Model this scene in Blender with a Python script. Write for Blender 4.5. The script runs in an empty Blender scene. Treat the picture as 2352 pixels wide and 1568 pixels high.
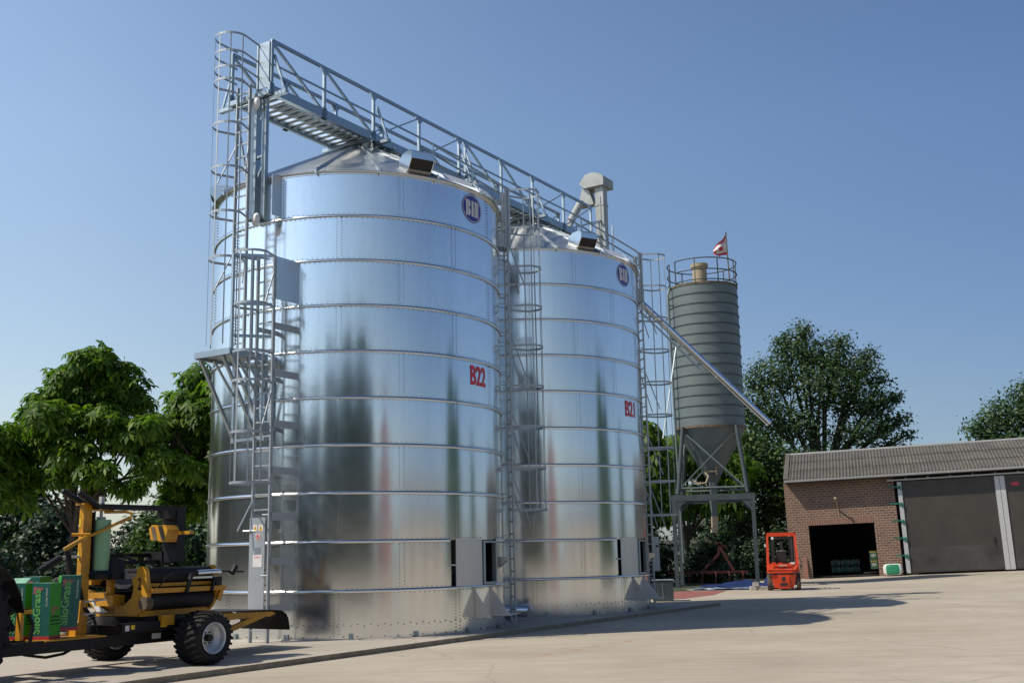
import bpy, math, random
import numpy as np
from math import radians as RAD, sin, cos, pi
from mathutils import Vector, Matrix
S = bpy.context.scene
COL = S.collection

# ---------------------------------------------------------------- camera
EYE = 1.65
PITCH, ROLL, FPX = 0.1885, -0.0215, 2526.84          # focal length in pixels of a 2352 px wide picture
cam_d = bpy.data.cameras.new('camera'); cam = bpy.data.objects.new('camera', cam_d); COL.objects.link(cam)
cam_d.sensor_width = 36.0; cam_d.lens = FPX/2352*36.0; cam_d.clip_start = 0.1; cam_d.clip_end = 3000
F = Vector((0, cos(PITCH), sin(PITCH))); U0 = Vector((0, -sin(PITCH), cos(PITCH))); X0 = Vector((1, 0, 0))
XR = X0*cos(ROLL)+U0*sin(ROLL); UR = -X0*sin(ROLL)+U0*cos(ROLL)
cam.matrix_world = Matrix(((XR.x, UR.x, -F.x, 0), (XR.y, UR.y, -F.y, 0), (XR.z, UR.z, -F.z, EYE), (0, 0, 0, 1)))
S.camera = cam
# ---------------------------------------------------------------- sky and sun
SUN_EL = RAD(50.0)
SDIR = Vector((-0.956*cos(SUN_EL), -0.292*cos(SUN_EL), sin(SUN_EL)))   # towards the sun
W = bpy.data.worlds.new('World'); S.world = W; W.use_nodes = True
wn = W.node_tree; bg = wn.nodes['Background']
sky = wn.nodes.new('ShaderNodeTexSky'); sky.sky_type = 'NISHITA'; sky.sun_disc = False
sky.sun_elevation = SUN_EL; sky.sun_rotation = math.atan2(SDIR.x, SDIR.y)
sky.air_density = 1.0; sky.dust_density = 0.5; sky.ozone_density = 2.0; sky.altitude = 0
def w_ramp(fac, stops):
    r = wn.nodes.new('ShaderNodeValToRGB'); e = r.color_ramp.elements
    while len(e) < len(stops): e.new(0.5)
    for q, (p, c) in zip(e, stops): q.position = p; q.color = (*c, 1)
    wn.links.new(fac, r.inputs[0]); return r.outputs[0]
def w_mul(a, b, k=1.0):
    x = wn.nodes.new('ShaderNodeMix'); x.data_type = 'RGBA'; x.blend_type = 'MULTIPLY'; x.inputs[0].default_value = k
    wn.links.new(a, x.inputs[6]); wn.links.new(b, x.inputs[7]); return x.outputs[2]
# sky graded by direction: paler sunward, bluer away, duller low, dimmed overhead to cut fill light
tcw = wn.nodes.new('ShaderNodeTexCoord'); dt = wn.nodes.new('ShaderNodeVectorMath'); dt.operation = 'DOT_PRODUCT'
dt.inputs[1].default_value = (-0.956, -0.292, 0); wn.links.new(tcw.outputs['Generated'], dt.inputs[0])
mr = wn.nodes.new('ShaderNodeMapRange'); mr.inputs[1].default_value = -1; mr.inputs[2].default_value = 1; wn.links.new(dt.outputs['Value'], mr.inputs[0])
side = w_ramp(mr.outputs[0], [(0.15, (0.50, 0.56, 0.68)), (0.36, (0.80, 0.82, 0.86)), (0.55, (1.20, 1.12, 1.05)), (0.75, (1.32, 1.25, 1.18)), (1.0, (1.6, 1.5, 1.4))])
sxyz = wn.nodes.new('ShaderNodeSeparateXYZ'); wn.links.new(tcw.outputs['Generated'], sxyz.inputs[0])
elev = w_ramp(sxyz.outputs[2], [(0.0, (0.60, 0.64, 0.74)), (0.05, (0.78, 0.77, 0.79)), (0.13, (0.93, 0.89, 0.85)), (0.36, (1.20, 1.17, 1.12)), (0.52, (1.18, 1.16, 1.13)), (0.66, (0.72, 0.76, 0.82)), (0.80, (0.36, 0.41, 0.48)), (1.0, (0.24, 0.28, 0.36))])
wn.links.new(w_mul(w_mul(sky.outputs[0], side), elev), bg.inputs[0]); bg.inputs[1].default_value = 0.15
sl = bpy.data.lights.new('sun', 'SUN'); sl.energy = 4.7; sl.angle = RAD(0.55); sl.color = (1, 0.915, 0.78)
so = bpy.data.objects.new('sun', sl); COL.objects.link(so)
so.rotation_euler = SDIR.to_track_quat('Z', 'Y').to_euler(); so.location = (-30, -10, 40)
S.view_settings.view_transform = 'Standard'; S.view_settings.look = 'None'
S.view_settings.exposure = 0.0; S.view_settings.gamma = 1.0; S.view_settings.use_curve_mapping = False
S.render.engine = 'CYCLES'
S.cycles.max_bounces = 8; S.cycles.transparent_max_bounces = 8

# ---------------------------------------------------------------- materials
def nodes(name):
    m = bpy.data.materials.new(name); m.use_nodes = True
    return m, m.node_tree, m.node_tree.nodes['Principled BSDF']
def lnk(t, a, b): t.links.new(a, b)
def noise(t, vec, scale, detail=4, rough=0.6, stretch=None):
    if stretch:
        mp = t.nodes.new('ShaderNodeMapping'); mp.inputs['Scale'].default_value = stretch[0]
        mp.inputs['Rotation'].default_value = (0, 0, stretch[1]); lnk(t, vec, mp.inputs[0]); vec = mp.outputs[0]
    n = t.nodes.new('ShaderNodeTexNoise'); n.inputs['Scale'].default_value = scale
    n.inputs['Detail'].default_value = detail; n.inputs['Roughness'].default_value = rough
    lnk(t, vec, n.inputs['Vector']); return n.outputs['Fac']
def ramp(t, fac, stops):
    r = t.nodes.new('ShaderNodeValToRGB'); e = r.color_ramp.elements
    while len(e) < len(stops): e.new(0.5)
    for q, (p, c) in zip(e, stops):
        q.position = p; q.color = (c if len(c) == 4 else (*c, 1))
    lnk(t, fac, r.inputs[0]); return r.outputs[0]
def mix(t, fac, a, b, mode='MIX'):
    x = t.nodes.new('ShaderNodeMix'); x.data_type = 'RGBA'; x.blend_type = mode
    if isinstance(fac, (int, float)): x.inputs[0].default_value = fac
    else: lnk(t, fac, x.inputs[0])
    for i, c in ((6, a), (7, b)):
        if isinstance(c, tuple): x.inputs[i].default_value = (*c, 1) if len(c) == 3 else c
        else: lnk(t, c, x.inputs[i])
    return x.outputs[2]
def bump(t, b, h, strength, dist=0.01):
    q = t.nodes.new('ShaderNodeBump'); q.inputs['Strength'].default_value = strength; q.inputs['Distance'].default_value = dist
    lnk(t, h, q.inputs['Height']); lnk(t, q.outputs[0], b.inputs['Normal'])
def pmat(name, col, rough=0.6, metal=0.0, var=0.25, scale=6.0, bmp=0.0, dirt=None, spec=0.5):
    m, t, b = nodes(name); tc = t.nodes.new('ShaderNodeTexCoord'); v = tc.outputs['Object']
    f = noise(t, v, scale, 6)
    lo = tuple(c*(1-var) for c in col); hi = tuple(min(1, c*(1+var)) for c in col)
    c = ramp(t, f, [(0.3, lo), (0.7, hi)])
    if dirt:
        f2 = noise(t, v, scale*0.35, 8, 0.7)
        c = mix(t, ramp(t, f2, [(0.48, (0, 0, 0)), (0.68, (1, 1, 1))]), c, dirt)
    lnk(t, c, b.inputs['Base Color']); b.inputs['Metallic'].default_value = metal
    b.inputs['Specular IOR Level'].default_value = spec
    lnk(t, ramp(t, noise(t, v, scale*2.3, 4), [(0.25, (rough*0.8,)*3), (0.75, (min(1, rough*1.2),)*3)]), b.inputs['Roughness'])
    if bmp: bump(t, b, noise(t, v, scale*8, 5), bmp)
    return m
M = {}
def galv(name, col, rough, aniso, metal=1.0, spangle=0.08, streak=0.06, sheets=False):
    m, t, b = nodes(name); tc = t.nodes.new('ShaderNodeTexCoord'); v = tc.outputs['Object']
    vo = t.nodes.new('ShaderNodeTexVoronoi'); vo.inputs['Scale'].default_value = 45; lnk(t, v, vo.inputs['Vector'])
    lo = tuple(c*(1-spangle) for c in col); hi = tuple(min(1, c*(1+spangle)) for c in col)
    c = ramp(t, vo.outputs['Color'], [(0.1, lo), (0.9, hi)])
    f = noise(t, v, 1.2, 6, 0.6, ((1, 1, 0.25), 0))
    c = mix(t, f, c, ramp(t, f, [(0.3, tuple(q*(1-streak*3) for q in col)), (0.7, hi)]))
    rg = ramp(t, noise(t, v, 2.0, 5), [(0.3, (rough*0.9,)*3), (0.7, (rough*1.12,)*3)])
    if sheets:                                # every rolled sheet of the wall differs a little in tone and gloss
        sx = t.nodes.new('ShaderNodeSeparateXYZ'); lnk(t, v, sx.inputs[0])
        def mt(op, a_, b_, c_=0.0):
            q = t.nodes.new('ShaderNodeMath'); q.operation = op
            for i, k in enumerate((a_, b_, c_)):
                if isinstance(k, (int, float)): q.inputs[i].default_value = k
                else: lnk(t, k, q.inputs[i])
            return q.outputs[0]
        band = mt('FLOOR', mt('DIVIDE', mt('ADD', sx.outputs[2], 0.0416), 0.951), 0)
        az = mt('DIVIDE', mt('ARCTAN2', sx.outputs[1], sx.outputs[0]), math.pi/4)
        pan = mt('FLOOR', mt('ADD', az, mt('MULTIPLY_ADD', mt('MODULO', band, 2), -0.5, 1.98)), 0)
        cb = t.nodes.new('ShaderNodeCombineXYZ'); lnk(t, pan, cb.inputs[0]); lnk(t, band, cb.inputs[1])
        wn_ = t.nodes.new('ShaderNodeTexWhiteNoise'); wn_.noise_dimensions = '2D'; lnk(t, cb.outputs[0], wn_.inputs['Vector'])
        c = mix(t, 1.0, c, ramp(t, wn_.outputs['Value'], [(0.0, (0.90, 0.905, 0.91)), (1.0, (1.03, 1.03, 1.03))]), 'MULTIPLY')
        rg = mix(t, 1.0, rg, ramp(t, wn_.outputs['Value'], [(0.0, (0.88,)*3), (0.5, (1.15,)*3), (1.0, (0.97,)*3)]), 'MULTIPLY')
        st = noise(t, v, 9.0, 5, 0.65, ((1, 1, 0.06), 0))
        c = mix(t, 0.25, c, ramp(t, st, [(0.35, (0.86, 0.86, 0.85)), (0.6, (1, 1, 1))]), 'MULTIPLY')
    lnk(t, c, b.inputs['Base Color']); b.inputs['Metallic'].default_value = metal
    lnk(t, rg, b.inputs['Roughness'])
    if aniso:
        b.inputs['Anisotropic'].default_value = aniso
        tg = t.nodes.new('ShaderNodeTangent'); tg.direction_type = 'RADIAL'; tg.axis = 'Z'
        lnk(t, tg.outputs[0], b.inputs['Tangent'])
        b.inputs['Anisotropic Rotation'].default_value = 0.25
    bump(t, b, noise(t, v, 1.6, 3), 0.05, 0.03)
    return m
M['sheet'] = galv('galvanised_sheet', (0.77, 0.80, 0.81), 0.16, 0.30, 0.965, spangle=0.04, streak=0.04, sheets=True)
M['hoop'] = galv('galvanised_hoop', (0.72, 0.73, 0.72), 0.22, 0)
M['roof_sheet'] = galv('galvanised_roof', (0.66, 0.70, 0.72), 0.38, 0)
M['panel'] = galv('panel_sheet', (0.62, 0.60, 0.57), 0.45, 0, 0.85)
M['steel'] = galv('galvanised_steel', (0.36, 0.42, 0.45), 0.42, 0, 0.9, 0.1, 0.08)
M['steel_pale'] = galv('dull_galvanised', (0.37, 0.40, 0.415), 0.5, 0, 0.55, 0.1, 0.08)
M['pipe'] = galv('bright_pipe', (0.66, 0.70, 0.74), 0.2, 0)
M['bright_sheet'] = pmat('sky_white_flashing', (0.78, 0.81, 0.83), 0.4, 0.25, 0.05)
M['bolt'] = pmat('bolt', (0.15, 0.16, 0.165), 0.5, 0.6)
M['elev'] = pmat('grey_elevator_paint', (0.33, 0.345, 0.335), 0.5, 0.2, 0.10, 5, 0, (0.25, 0.25, 0.23))
M['blue'] = pmat('badge_blue', (0.026, 0.026, 0.25), 0.4, 0, 0.1)
M['white'] = pmat('white_film', (0.62, 0.60, 0.58), 0.4, 0, 0.08)
M['red_text'] = pmat('red_letters', (0.55, 0.02, 0.025), 0.4, 0, 0.1)
M['yellow_sign'] = pmat('yellow_sign', (0.75, 0.45, 0.02), 0.5)
M['black'] = pmat('black', (0.008, 0.008, 0.009), 0.55, 0, 0.3)
M['grey_silo'] = pmat('grey_green_silo_paint', (0.105, 0.132, 0.132), 0.5, 0.0, 0.10, 1.5, 0.0, (0.12, 0.138, 0.13))
M['grey_dark'] = pmat('dark_grey_paint', (0.044, 0.058, 0.061), 0.55, 0, 0.2, 3)
M['rust'] = pmat('rusty_rim', (0.12, 0.09, 0.055), 0.8, 0, 0.4, 4)
M['vent'] = pmat('tan_vent', (0.36, 0.28, 0.18), 0.7, 0, 0.2, 4)
M['flag_red'] = pmat('flag_red', (0.50, 0.045, 0.05), 0.8)
M['flag_white'] = pmat('flag_white', (0.62, 0.58, 0.57), 0.8)
M['orange'] = pmat('orange_machine_paint', (0.52, 0.245, 0.012), 0.45, 0, 0.10, 7, 0, (0.33, 0.155, 0.016))
M['mblack'] = pmat('black_machine_paint', (0.008, 0.008, 0.0095), 0.5, 0, 0.3, 6, 0, None, 0.3)
M['rubber'] = pmat('rubber', (0.011, 0.011, 0.0115), 0.75, 0, 0.35, 14, 0.2, (0.024, 0.022, 0.018), 0.3)
M['belt'] = pmat('belt_rubber', (0.011, 0.0105, 0.012), 0.62, 0, 0.3, 8, 0.1, None, 0.3)
M['belt_grey'] = pmat('worn_belt', (0.045, 0.040, 0.043), 0.7, 0, 0.3, 6, 0.1)
M['rim'] = pmat('silver_rim', (0.55, 0.57, 0.60), 0.4, 0.3, 0.12, 8, 0, (0.35, 0.34, 0.33))
M['film'] = pmat('pale_green_film', (0.23, 0.40, 0.215), 0.35, 0, 0.06)
M['teal'] = pmat('teal_carton', (0.008, 0.105, 0.085), 0.5, 0, 0.12, 9)
M['green'] = pmat('green_carton', (0.035, 0.27, 0.018), 0.5, 0, 0.12, 9)
M['green_text'] = pmat('light_green_print', (0.13, 0.40, 0.10), 0.5)
M['red_band'] = pmat('red_band', (0.42, 0.03, 0.05), 0.5)
M['pink'] = pmat('pink_print', (0.50, 0.12, 0.14), 0.5)
M['carton_top'] = pmat('pale_carton_top', (0.20, 0.42, 0.28), 0.6)
M['label_yellow'] = pmat('yellow_decal', (0.62, 0.40, 0.02), 0.5)
M['forklift'] = pmat('red_forklift_paint', (0.55, 0.048, 0.008), 0.38, 0, 0.08, 5)
M['fork_dark'] = pmat('dark_cab', (0.016, 0.016, 0.017), 0.6)
M['tyre_brown'] = pmat('dusty_tyre', (0.075, 0.055, 0.042), 0.85, 0, 0.3, 8)
M['tarp'] = pmat('blue_tarpaulin', (0.012, 0.024, 0.10), 0.4, 0, 0.25, 3)
M['tarp_pale'] = pmat('pale_blue_tarpaulin', (0.12, 0.17, 0.25), 0.45, 0, 0.25, 3)
M['paver'] = pmat('pale_paver', (0.40, 0.37, 0.33), 0.85, 0, 0.15)
M['red_paving'] = pmat('red_paving', (0.25, 0.09, 0.075), 0.85, 0, 0.2, 9)
M['eternit'] = pmat('fibre_cement_roof', (0.088, 0.083, 0.074), 0.9, 0, 0.25, 2.5, 0.2, (0.125, 0.118, 0.095))
M['gutter'] = pmat('zinc_gutter', (0.30, 0.30, 0.29), 0.55, 0.3, 0.1)
M['door_grey'] = pmat('dark_door_panel', (0.046, 0.039, 0.031), 0.55, 0, 0.14, 1.2, 0, (0.033, 0.028, 0.023))
M['door_kick'] = pmat('scuffed_kick_board', (0.038, 0.034, 0.030), 0.6, 0, 0.4, 0.9, 0, (0.062, 0.057, 0.052))
M['alu'] = pmat('pale_post', (0.46, 0.46, 0.45), 0.5, 0.2, 0.08)
M['latch'] = pmat('green_latch', (0.012, 0.13, 0.085), 0.5)
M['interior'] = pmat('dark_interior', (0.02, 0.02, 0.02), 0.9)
M['sack_white'] = pmat('white_sack', (0.60, 0.62, 0.60), 0.5)
M['green_shaded'] = pmat('shaded_green_print', (0.02, 0.07, 0.04), 0.6)  # green darkened to carry the shade inside the doorway
M['seed_band'] = pmat('shaded_yellow_band', (0.22, 0.17, 0.03), 0.6)  # yellow darkened for the same doorway shade
M['white_shaded'] = pmat('shaded_sack', (0.22, 0.24, 0.22), 0.6)  # sack white darkened to carry the shade inside the doorway
M['sack_green'] = pmat('green_print', (0.02, 0.22, 0.11), 0.5)
M['bark'] = pmat('bark', (0.055, 0.042, 0.03), 0.9, 0, 0.4, 5, 0.5)
M['wall_pale'] = pmat('pale_wall', (0.42, 0.48, 0.40), 0.8)
M['far_red'] = pmat('farm_machine_red_shaded', (0.05, 0.006, 0.006), 0.8)  # red darkened to stand for the shade under the trees
M['house_red'] = pmat('red_brick_house', (0.50, 0.20, 0.15), 0.85)
M['farm_wall'] = pmat('pale_render_wall', (0.46, 0.40, 0.32), 0.85)
M['house_roof'] = pmat('red_tile_roof', (0.30, 0.10, 0.07), 0.85)

def leafmat(name, c1, c2, c3, trans):
    m, t, b = nodes(name); g = t.nodes.new('ShaderNodeNewGeometry')
    c = ramp(t, g.outputs['Random Per Island'], [(0.0, c1), (0.55, c2), (1.0, c3)])
    lnk(t, c, b.inputs['Base Color']); b.inputs['Roughness'].default_value = 0.5
    b.inputs['Specular IOR Level'].default_value = 0.35
    tr = t.nodes.new('ShaderNodeBsdfTranslucent'); lnk(t, mix(t, 1.0, c, (1.3, 1.5, 0.5), 'MULTIPLY'), tr.inputs[0])
    mx = t.nodes.new('ShaderNodeMixShader'); mx.inputs[0].default_value = trans
    out = t.nodes['Material Output']
    lnk(t, b.outputs[0], mx.inputs[1]); lnk(t, tr.outputs[0], mx.inputs[2]); lnk(t, mx.outputs[0], out.inputs[0])
    return m
M['chestnut'] = leafmat('chestnut_leaves', (0.036, 0.090, 0.010), (0.085, 0.170, 0.017), (0.18, 0.265, 0.028), 0.48)
M['oak'] = leafmat('oak_leaves', (0.022, 0.048, 0.014), (0.040, 0.082, 0.024), (0.072, 0.118, 0.034), 0.25)
M['shrub'] = leafmat('shrub_leaves', (0.020, 0.048, 0.012), (0.040, 0.085, 0.016), (0.085, 0.13, 0.022), 0.25)
M['dark_leaf'] = leafmat('dark_hedge_leaves', (0.010, 0.022, 0.010), (0.018, 0.040, 0.016), (0.035, 0.062, 0.020), 0.15)

M['far_leaf'] = leafmat('far_conifer_leaves', (0.030, 0.085, 0.036), (0.048, 0.125, 0.050), (0.080, 0.17, 0.062), 0.25)
def concrete(name, base, hi, lo, rot, trail=None):
    m, t, b = nodes(name); tc = t.nodes.new('ShaderNodeTexCoord'); v = tc.outputs['Object']
    c = ramp(t, noise(t, v, 0.22, 8, 0.62), [(0.32, lo), (0.5, base), (0.68, hi)])
    st = noise(t, v, 2.2, 7, 0.65, ((0.22, 2.2, 1), rot))
    c = mix(t, 0.30, c, ramp(t, st, [(0.35, (0.62, 0.60, 0.58)), (0.62, (1.12, 1.12, 1.12))]), 'MULTIPLY')
    sp = noise(t, v, 26, 4, 0.7)
    c = mix(t, 0.45, c, ramp(t, sp, [(0.3, (0.75, 0.75, 0.75)), (0.7, (1.2, 1.2, 1.2))]), 'MULTIPLY')
    dk = noise(t, v, 0.7, 9, 0.75, ((0.5, 1.6, 1), rot))
    c = mix(t, ramp(t, dk, [(0.60, (0, 0, 0)), (0.78, (0.55, 0.55, 0.55))]), c, tuple(q*0.55 for q in base))
    vo = t.nodes.new('ShaderNodeTexVoronoi'); vo.inputs['Scale'].default_value = 2.2; lnk(t, v, vo.inputs['Vector'])
    wv_ = noise(t, v, 0.33, 4)
    spot = mix(t, ramp(t, wv_, [(0.50, (0, 0, 0)), (0.62, (1, 1, 1))]), (0, 0, 0), ramp(t, vo.outputs['Distance'], [(0.03, (0.5, 0.5, 0.5)), (0.10, (0, 0, 0))]))
    c = mix(t, spot, c, tuple(q*0.5 for q in base))
    ve = t.nodes.new('ShaderNodeTexVoronoi'); ve.feature = 'DISTANCE_TO_EDGE'; ve.inputs['Scale'].default_value = 0.17
    dv = t.nodes.new('ShaderNodeMix'); dv.data_type = 'RGBA'; dv.blend_type = 'ADD'; dv.inputs[0].default_value = 0.35; lnk(t, v, dv.inputs[6])
    nz = t.nodes.new('ShaderNodeTexNoise'); nz.inputs['Scale'].default_value = 1.3; nz.inputs['Detail'].default_value = 5; lnk(t, v, nz.inputs['Vector']); lnk(t, nz.outputs['Color'], dv.inputs[7])
    lnk(t, dv.outputs[2], ve.inputs['Vector'])
    c = mix(t, ramp(t, ve.outputs['Distance'], [(0.0012, (0.45, 0.45, 0.45)), (0.0035, (0, 0, 0))]), c, tuple(q*0.55 for q in base))
    rs = noise(t, v, 1.1, 7, 0.7, ((0.35, 2.0, 1), rot+0.4))
    c = mix(t, ramp(t, rs, [(0.69, (0, 0, 0)), (0.80, (0.40, 0.40, 0.40))]), c, (0.42, 0.22, 0.10))
    if trail:                                 # dashed rusty drip line across the yard
        (x0, y0), (x1, y1) = trail; L = math.hypot(x1-x0, y1-y0)
        mp = t.nodes.new('ShaderNodeMapping'); mp.vector_type = 'TEXTURE'; mp.inputs['Location'].default_value = (x0, y0, 0)
        mp.inputs['Rotation'].default_value = (0, 0, math.atan2(y1-y0, x1-x0)); lnk(t, v, mp.inputs[0])
        sx = t.nodes.new('ShaderNodeSeparateXYZ'); lnk(t, mp.outputs[0], sx.inputs[0])
        def mt(op, a_, b_=None):
            q = t.nodes.new('ShaderNodeMath'); q.operation = op; q.use_clamp = op == 'MULTIPLY'
            for i, k in enumerate((a_, b_)):
                if k is None: continue
                if isinstance(k, (int, float)): q.inputs[i].default_value = k
                else: lnk(t, k, q.inputs[i])
            return q.outputs[0]
        wv = mt('MULTIPLY_ADD', noise(t, mp.outputs[0], 1.1, 3), 0.5); wv.node.inputs[2].default_value = -0.25
        ac = ramp(t, mt('ABSOLUTE', mt('ADD', sx.outputs[1], wv)), [(0.02, (1, 1, 1)), (0.10, (0, 0, 0))])
        al_ = ramp(t, mt('DIVIDE', sx.outputs[0], L), [(0.0, (0, 0, 0)), (0.04, (1, 1, 1)), (0.95, (1, 1, 1)), (1.0, (0, 0, 0))])
        ds = ramp(t, noise(t, mp.outputs[0], 2.4, 4, 0.7, ((1, 0.1, 1), 0)), [(0.50, (0, 0, 0)), (0.60, (0.7, 0.7, 0.7))])
        c = mix(t, mt('MULTIPLY', mt('MULTIPLY', ac, al_), ds), c, (0.36, 0.17, 0.07))
    lnk(t, c, b.inputs['Base Color']); b.inputs['Roughness'].default_value = 0.9
    b.inputs['Specular IOR Level'].default_value = 0.25
    bump(t, b, sp, 0.35, 0.006)
    return m
M['yard'] = concrete('yard_concrete', (0.40, 0.353, 0.282), (0.465, 0.414, 0.34), (0.345, 0.302, 0.238), 0.35, ((0.1, 18.4), (2.9, 22.6)))
M['pad'] = concrete('pad_concrete', (0.40, 0.36, 0.305), (0.455, 0.41, 0.355), (0.35, 0.315, 0.26), 0.9)
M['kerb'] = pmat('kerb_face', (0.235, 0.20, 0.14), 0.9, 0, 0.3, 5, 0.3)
M['soil'] = pmat('grass_and_soil', (0.055, 0.065, 0.03), 0.95, 0, 0.5, 1.5, 0.4)
M['stain'] = pmat('rust_stain', (0.40, 0.22, 0.12), 0.9, 0, 0.3)

def brickmat():
    m, t, b = nodes('brown_red_brick'); tc = t.nodes.new('ShaderNodeTexCoord')
    sx = t.nodes.new('ShaderNodeSeparateXYZ'); lnk(t, tc.outputs['Object'], sx.inputs[0])
    ad = t.nodes.new('ShaderNodeMath'); ad.operation = 'ADD'; lnk(t, sx.outputs[0], ad.inputs[0]); lnk(t, sx.outputs[1], ad.inputs[1])
    cb = t.nodes.new('ShaderNodeCombineXYZ'); lnk(t, ad.outputs[0], cb.inputs[0]); lnk(t, sx.outputs[2], cb.inputs[1])
    br = t.nodes.new('ShaderNodeTexBrick'); lnk(t, cb.outputs[0], br.inputs['Vector'])
    br.inputs['Scale'].default_value = 1.0; br.inputs['Brick Width'].default_value = 0.29; br.inputs['Row Height'].default_value = 0.125
    br.inputs['Mortar Size'].default_value = 0.0125; br.inputs['Color1'].default_value = (0.130, 0.074, 0.054, 1)
    br.inputs['Color2'].default_value = (0.190, 0.104, 0.076, 1); br.inputs['Mortar'].default_value = (0.33, 0.27, 0.21, 1)
    f = noise(t, tc.outputs['Object'], 1.3, 6)
    c = mix(t, 0.5, br.outputs['Color'], ramp(t, f, [(0.3, (0.7, 0.7, 0.7)), (0.7, (1.25, 1.2, 1.15))]), 'MULTIPLY')
    lnk(t, c, b.inputs['Base Color']); b.inputs['Roughness'].default_value = 0.9
    bump(t, b, br.outputs['Fac'], -0.3, 0.01)
    return m
M['brick'] = brickmat()
M['brick_plain'] = pmat('soldier_brick', (0.21, 0.10, 0.072), 0.9, 0, 0.2, 6)
M['mortar'] = pmat('mortar', (0.33, 0.27, 0.21), 0.9)

# ---------------------------------------------------------------- mesh builder
def V(*a): return np.array(a, float)
def unit(a): return a/(np.linalg.norm(a)+1e-12)
def perp(d):
    a = V(0, 0, 1) if abs(d[2]) < 0.9 else V(1, 0, 0)
    x = unit(np.cross(a, d)); return x, np.cross(d, x)
ROOTLOC = {}
class MB:
    def __init__(s): s.v = []; s.f = []; s.mi = []
    def add(s, vs, fs, mi=0):
        o = len(s.v); s.v.extend([tuple(float(c) for c in q) for q in vs]); s.f.extend([tuple(i+o for i in q) for q in fs]); s.mi.extend([mi]*len(fs)); return s
    def boxax(s, c, ax, ay, az, mi=0):                  # centre and three half-axis vectors
        c = np.array(c, float); ax, ay, az = np.array(ax), np.array(ay), np.array(az)
        vs = [c+i*ax+j*ay+k*az for k in (-1, 1) for j in (-1, 1) for i in (-1, 1)]
        return s.add(vs, [(0, 2, 3, 1), (4, 5, 7, 6), (0, 1, 5, 4), (2, 6, 7, 3), (0, 4, 6, 2), (1, 3, 7, 5)], mi)
    def box(s, lo, hi, fr=None, mi=0):                  # box between two corners in frame fr(p)->world
        pts = [V(x, y, z) for z in (lo[2], hi[2]) for y in (lo[1], hi[1]) for x in (lo[0], hi[0])]
        if fr: pts = [fr(*p) for p in pts]
        return s.add(pts, [(0, 2, 3, 1), (4, 5, 7, 6), (0, 1, 5, 4), (2, 6, 7, 3), (0, 4, 6, 2), (1, 3, 7, 5)], mi)
    def bar(s, p, q, w, h=None, up=None, mi=0):         # rectangular bar, w sideways, h along up
        p, q = np.array(p, float), np.array(q, float); h = h or w; d = unit(q-p)
        if up is None: x, y = perp(d)
        else:
            x = unit(np.cross(d, np.array(up, float))); y = np.cross(x, d)
        return s.boxax((p+q)/2, x*w/2, (q-p)/2, y*h/2, mi)
    def tube(s, p, q, r, r2=None, n=8, caps=True, mi=0):
        p, q = np.array(p, float), np.array(q, float); r2 = r if r2 is None else r2
        x, y = perp(unit(q-p)); a = np.linspace(0, 2*pi, n, endpoint=False)
        vs = [p+r*(cos(t)*x+sin(t)*y) for t in a]+[q+r2*(cos(t)*x+sin(t)*y) for t in a]
        fs = [(i, (i+1) % n, n+(i+1) % n, n+i) for i in range(n)]
        if caps: fs += [tuple(range(n-1, -1, -1)), tuple(range(n, 2*n))]
        return s.add(vs, fs, mi)
    def path(s, pts, r, n=6, rs=None, closed=False, mi=0):
        pts = [np.array(p, float) for p in pts]; m = len(pts); vs = []; fs = []; x = None
        for i, p in enumerate(pts):
            if closed: d = unit(pts[(i+1) % m]-pts[i-1])
            else: d = unit(pts[min(i+1, m-1)]-pts[max(i-1, 0)])
            if x is None: x, y = perp(d)
            else:
                x = unit(x-d*np.dot(x, d)); y = np.cross(d, x)
            rr = rs[i] if rs else r
            vs += [p+rr*(cos(t)*x+sin(t)*y) for t in np.linspace(0, 2*pi, n, endpoint=False)]
        for i in range(m if closed else m-1):
            j = (i+1) % m
            fs += [(i*n+k, i*n+(k+1) % n, j*n+(k+1) % n, j*n+k) for k in range(n)]
        if not closed: fs += [tuple(range(n-1, -1, -1)), tuple(range((m-1)*n, m*n))]
        return s.add(vs, fs, mi)
    def prism(s, poly, ext, mi=0):                      # planar polygon swept by a vector
        poly = [np.array(p, float) for p in poly]; e = np.array(ext, float); n = len(poly)
        nn = np.zeros(3)
        for i in range(n): nn += np.cross(poly[i]-poly[0], poly[(i+1) % n]-poly[0])
        if np.dot(nn, e) > 0: poly = poly[::-1]
        return s.add(poly+[p+e for p in poly], [tuple(range(n)), tuple(range(2*n-1, n-1, -1))]+[(i, i+n, (i+1) % n+n, (i+1) % n) for i in range(n)], mi)
    def lathe(s, prof, c, n=32, ax=None, mi=0, a0=0, a1=2*pi, closed=False):   # prof [(r, h)] round an axis (default z) at c
        c = np.array(c, float); d = unit(np.array(ax, float)) if ax is not None else V(0, 0, 1)
        x, y = (V(1, 0, 0), V(0, 1, 0)) if ax is None else perp(d)
        full = abs(a1-a0-2*pi) < 1e-6; m = n if full else n+1; k = len(prof)
        vs = [c+r*(cos(a)*x+sin(a)*y)+h*d for a in np.linspace(a0, a1, m, endpoint=not full) for r, h in prof]
        fs = []
        for i in range(n):
            j = (i+1) % m
            for q in range(k if closed else k-1):
                w = (q+1) % k
                fs.append((i*k+q, j*k+q, j*k+w, i*k+w))
        return s.add(vs, fs, mi)
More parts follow.
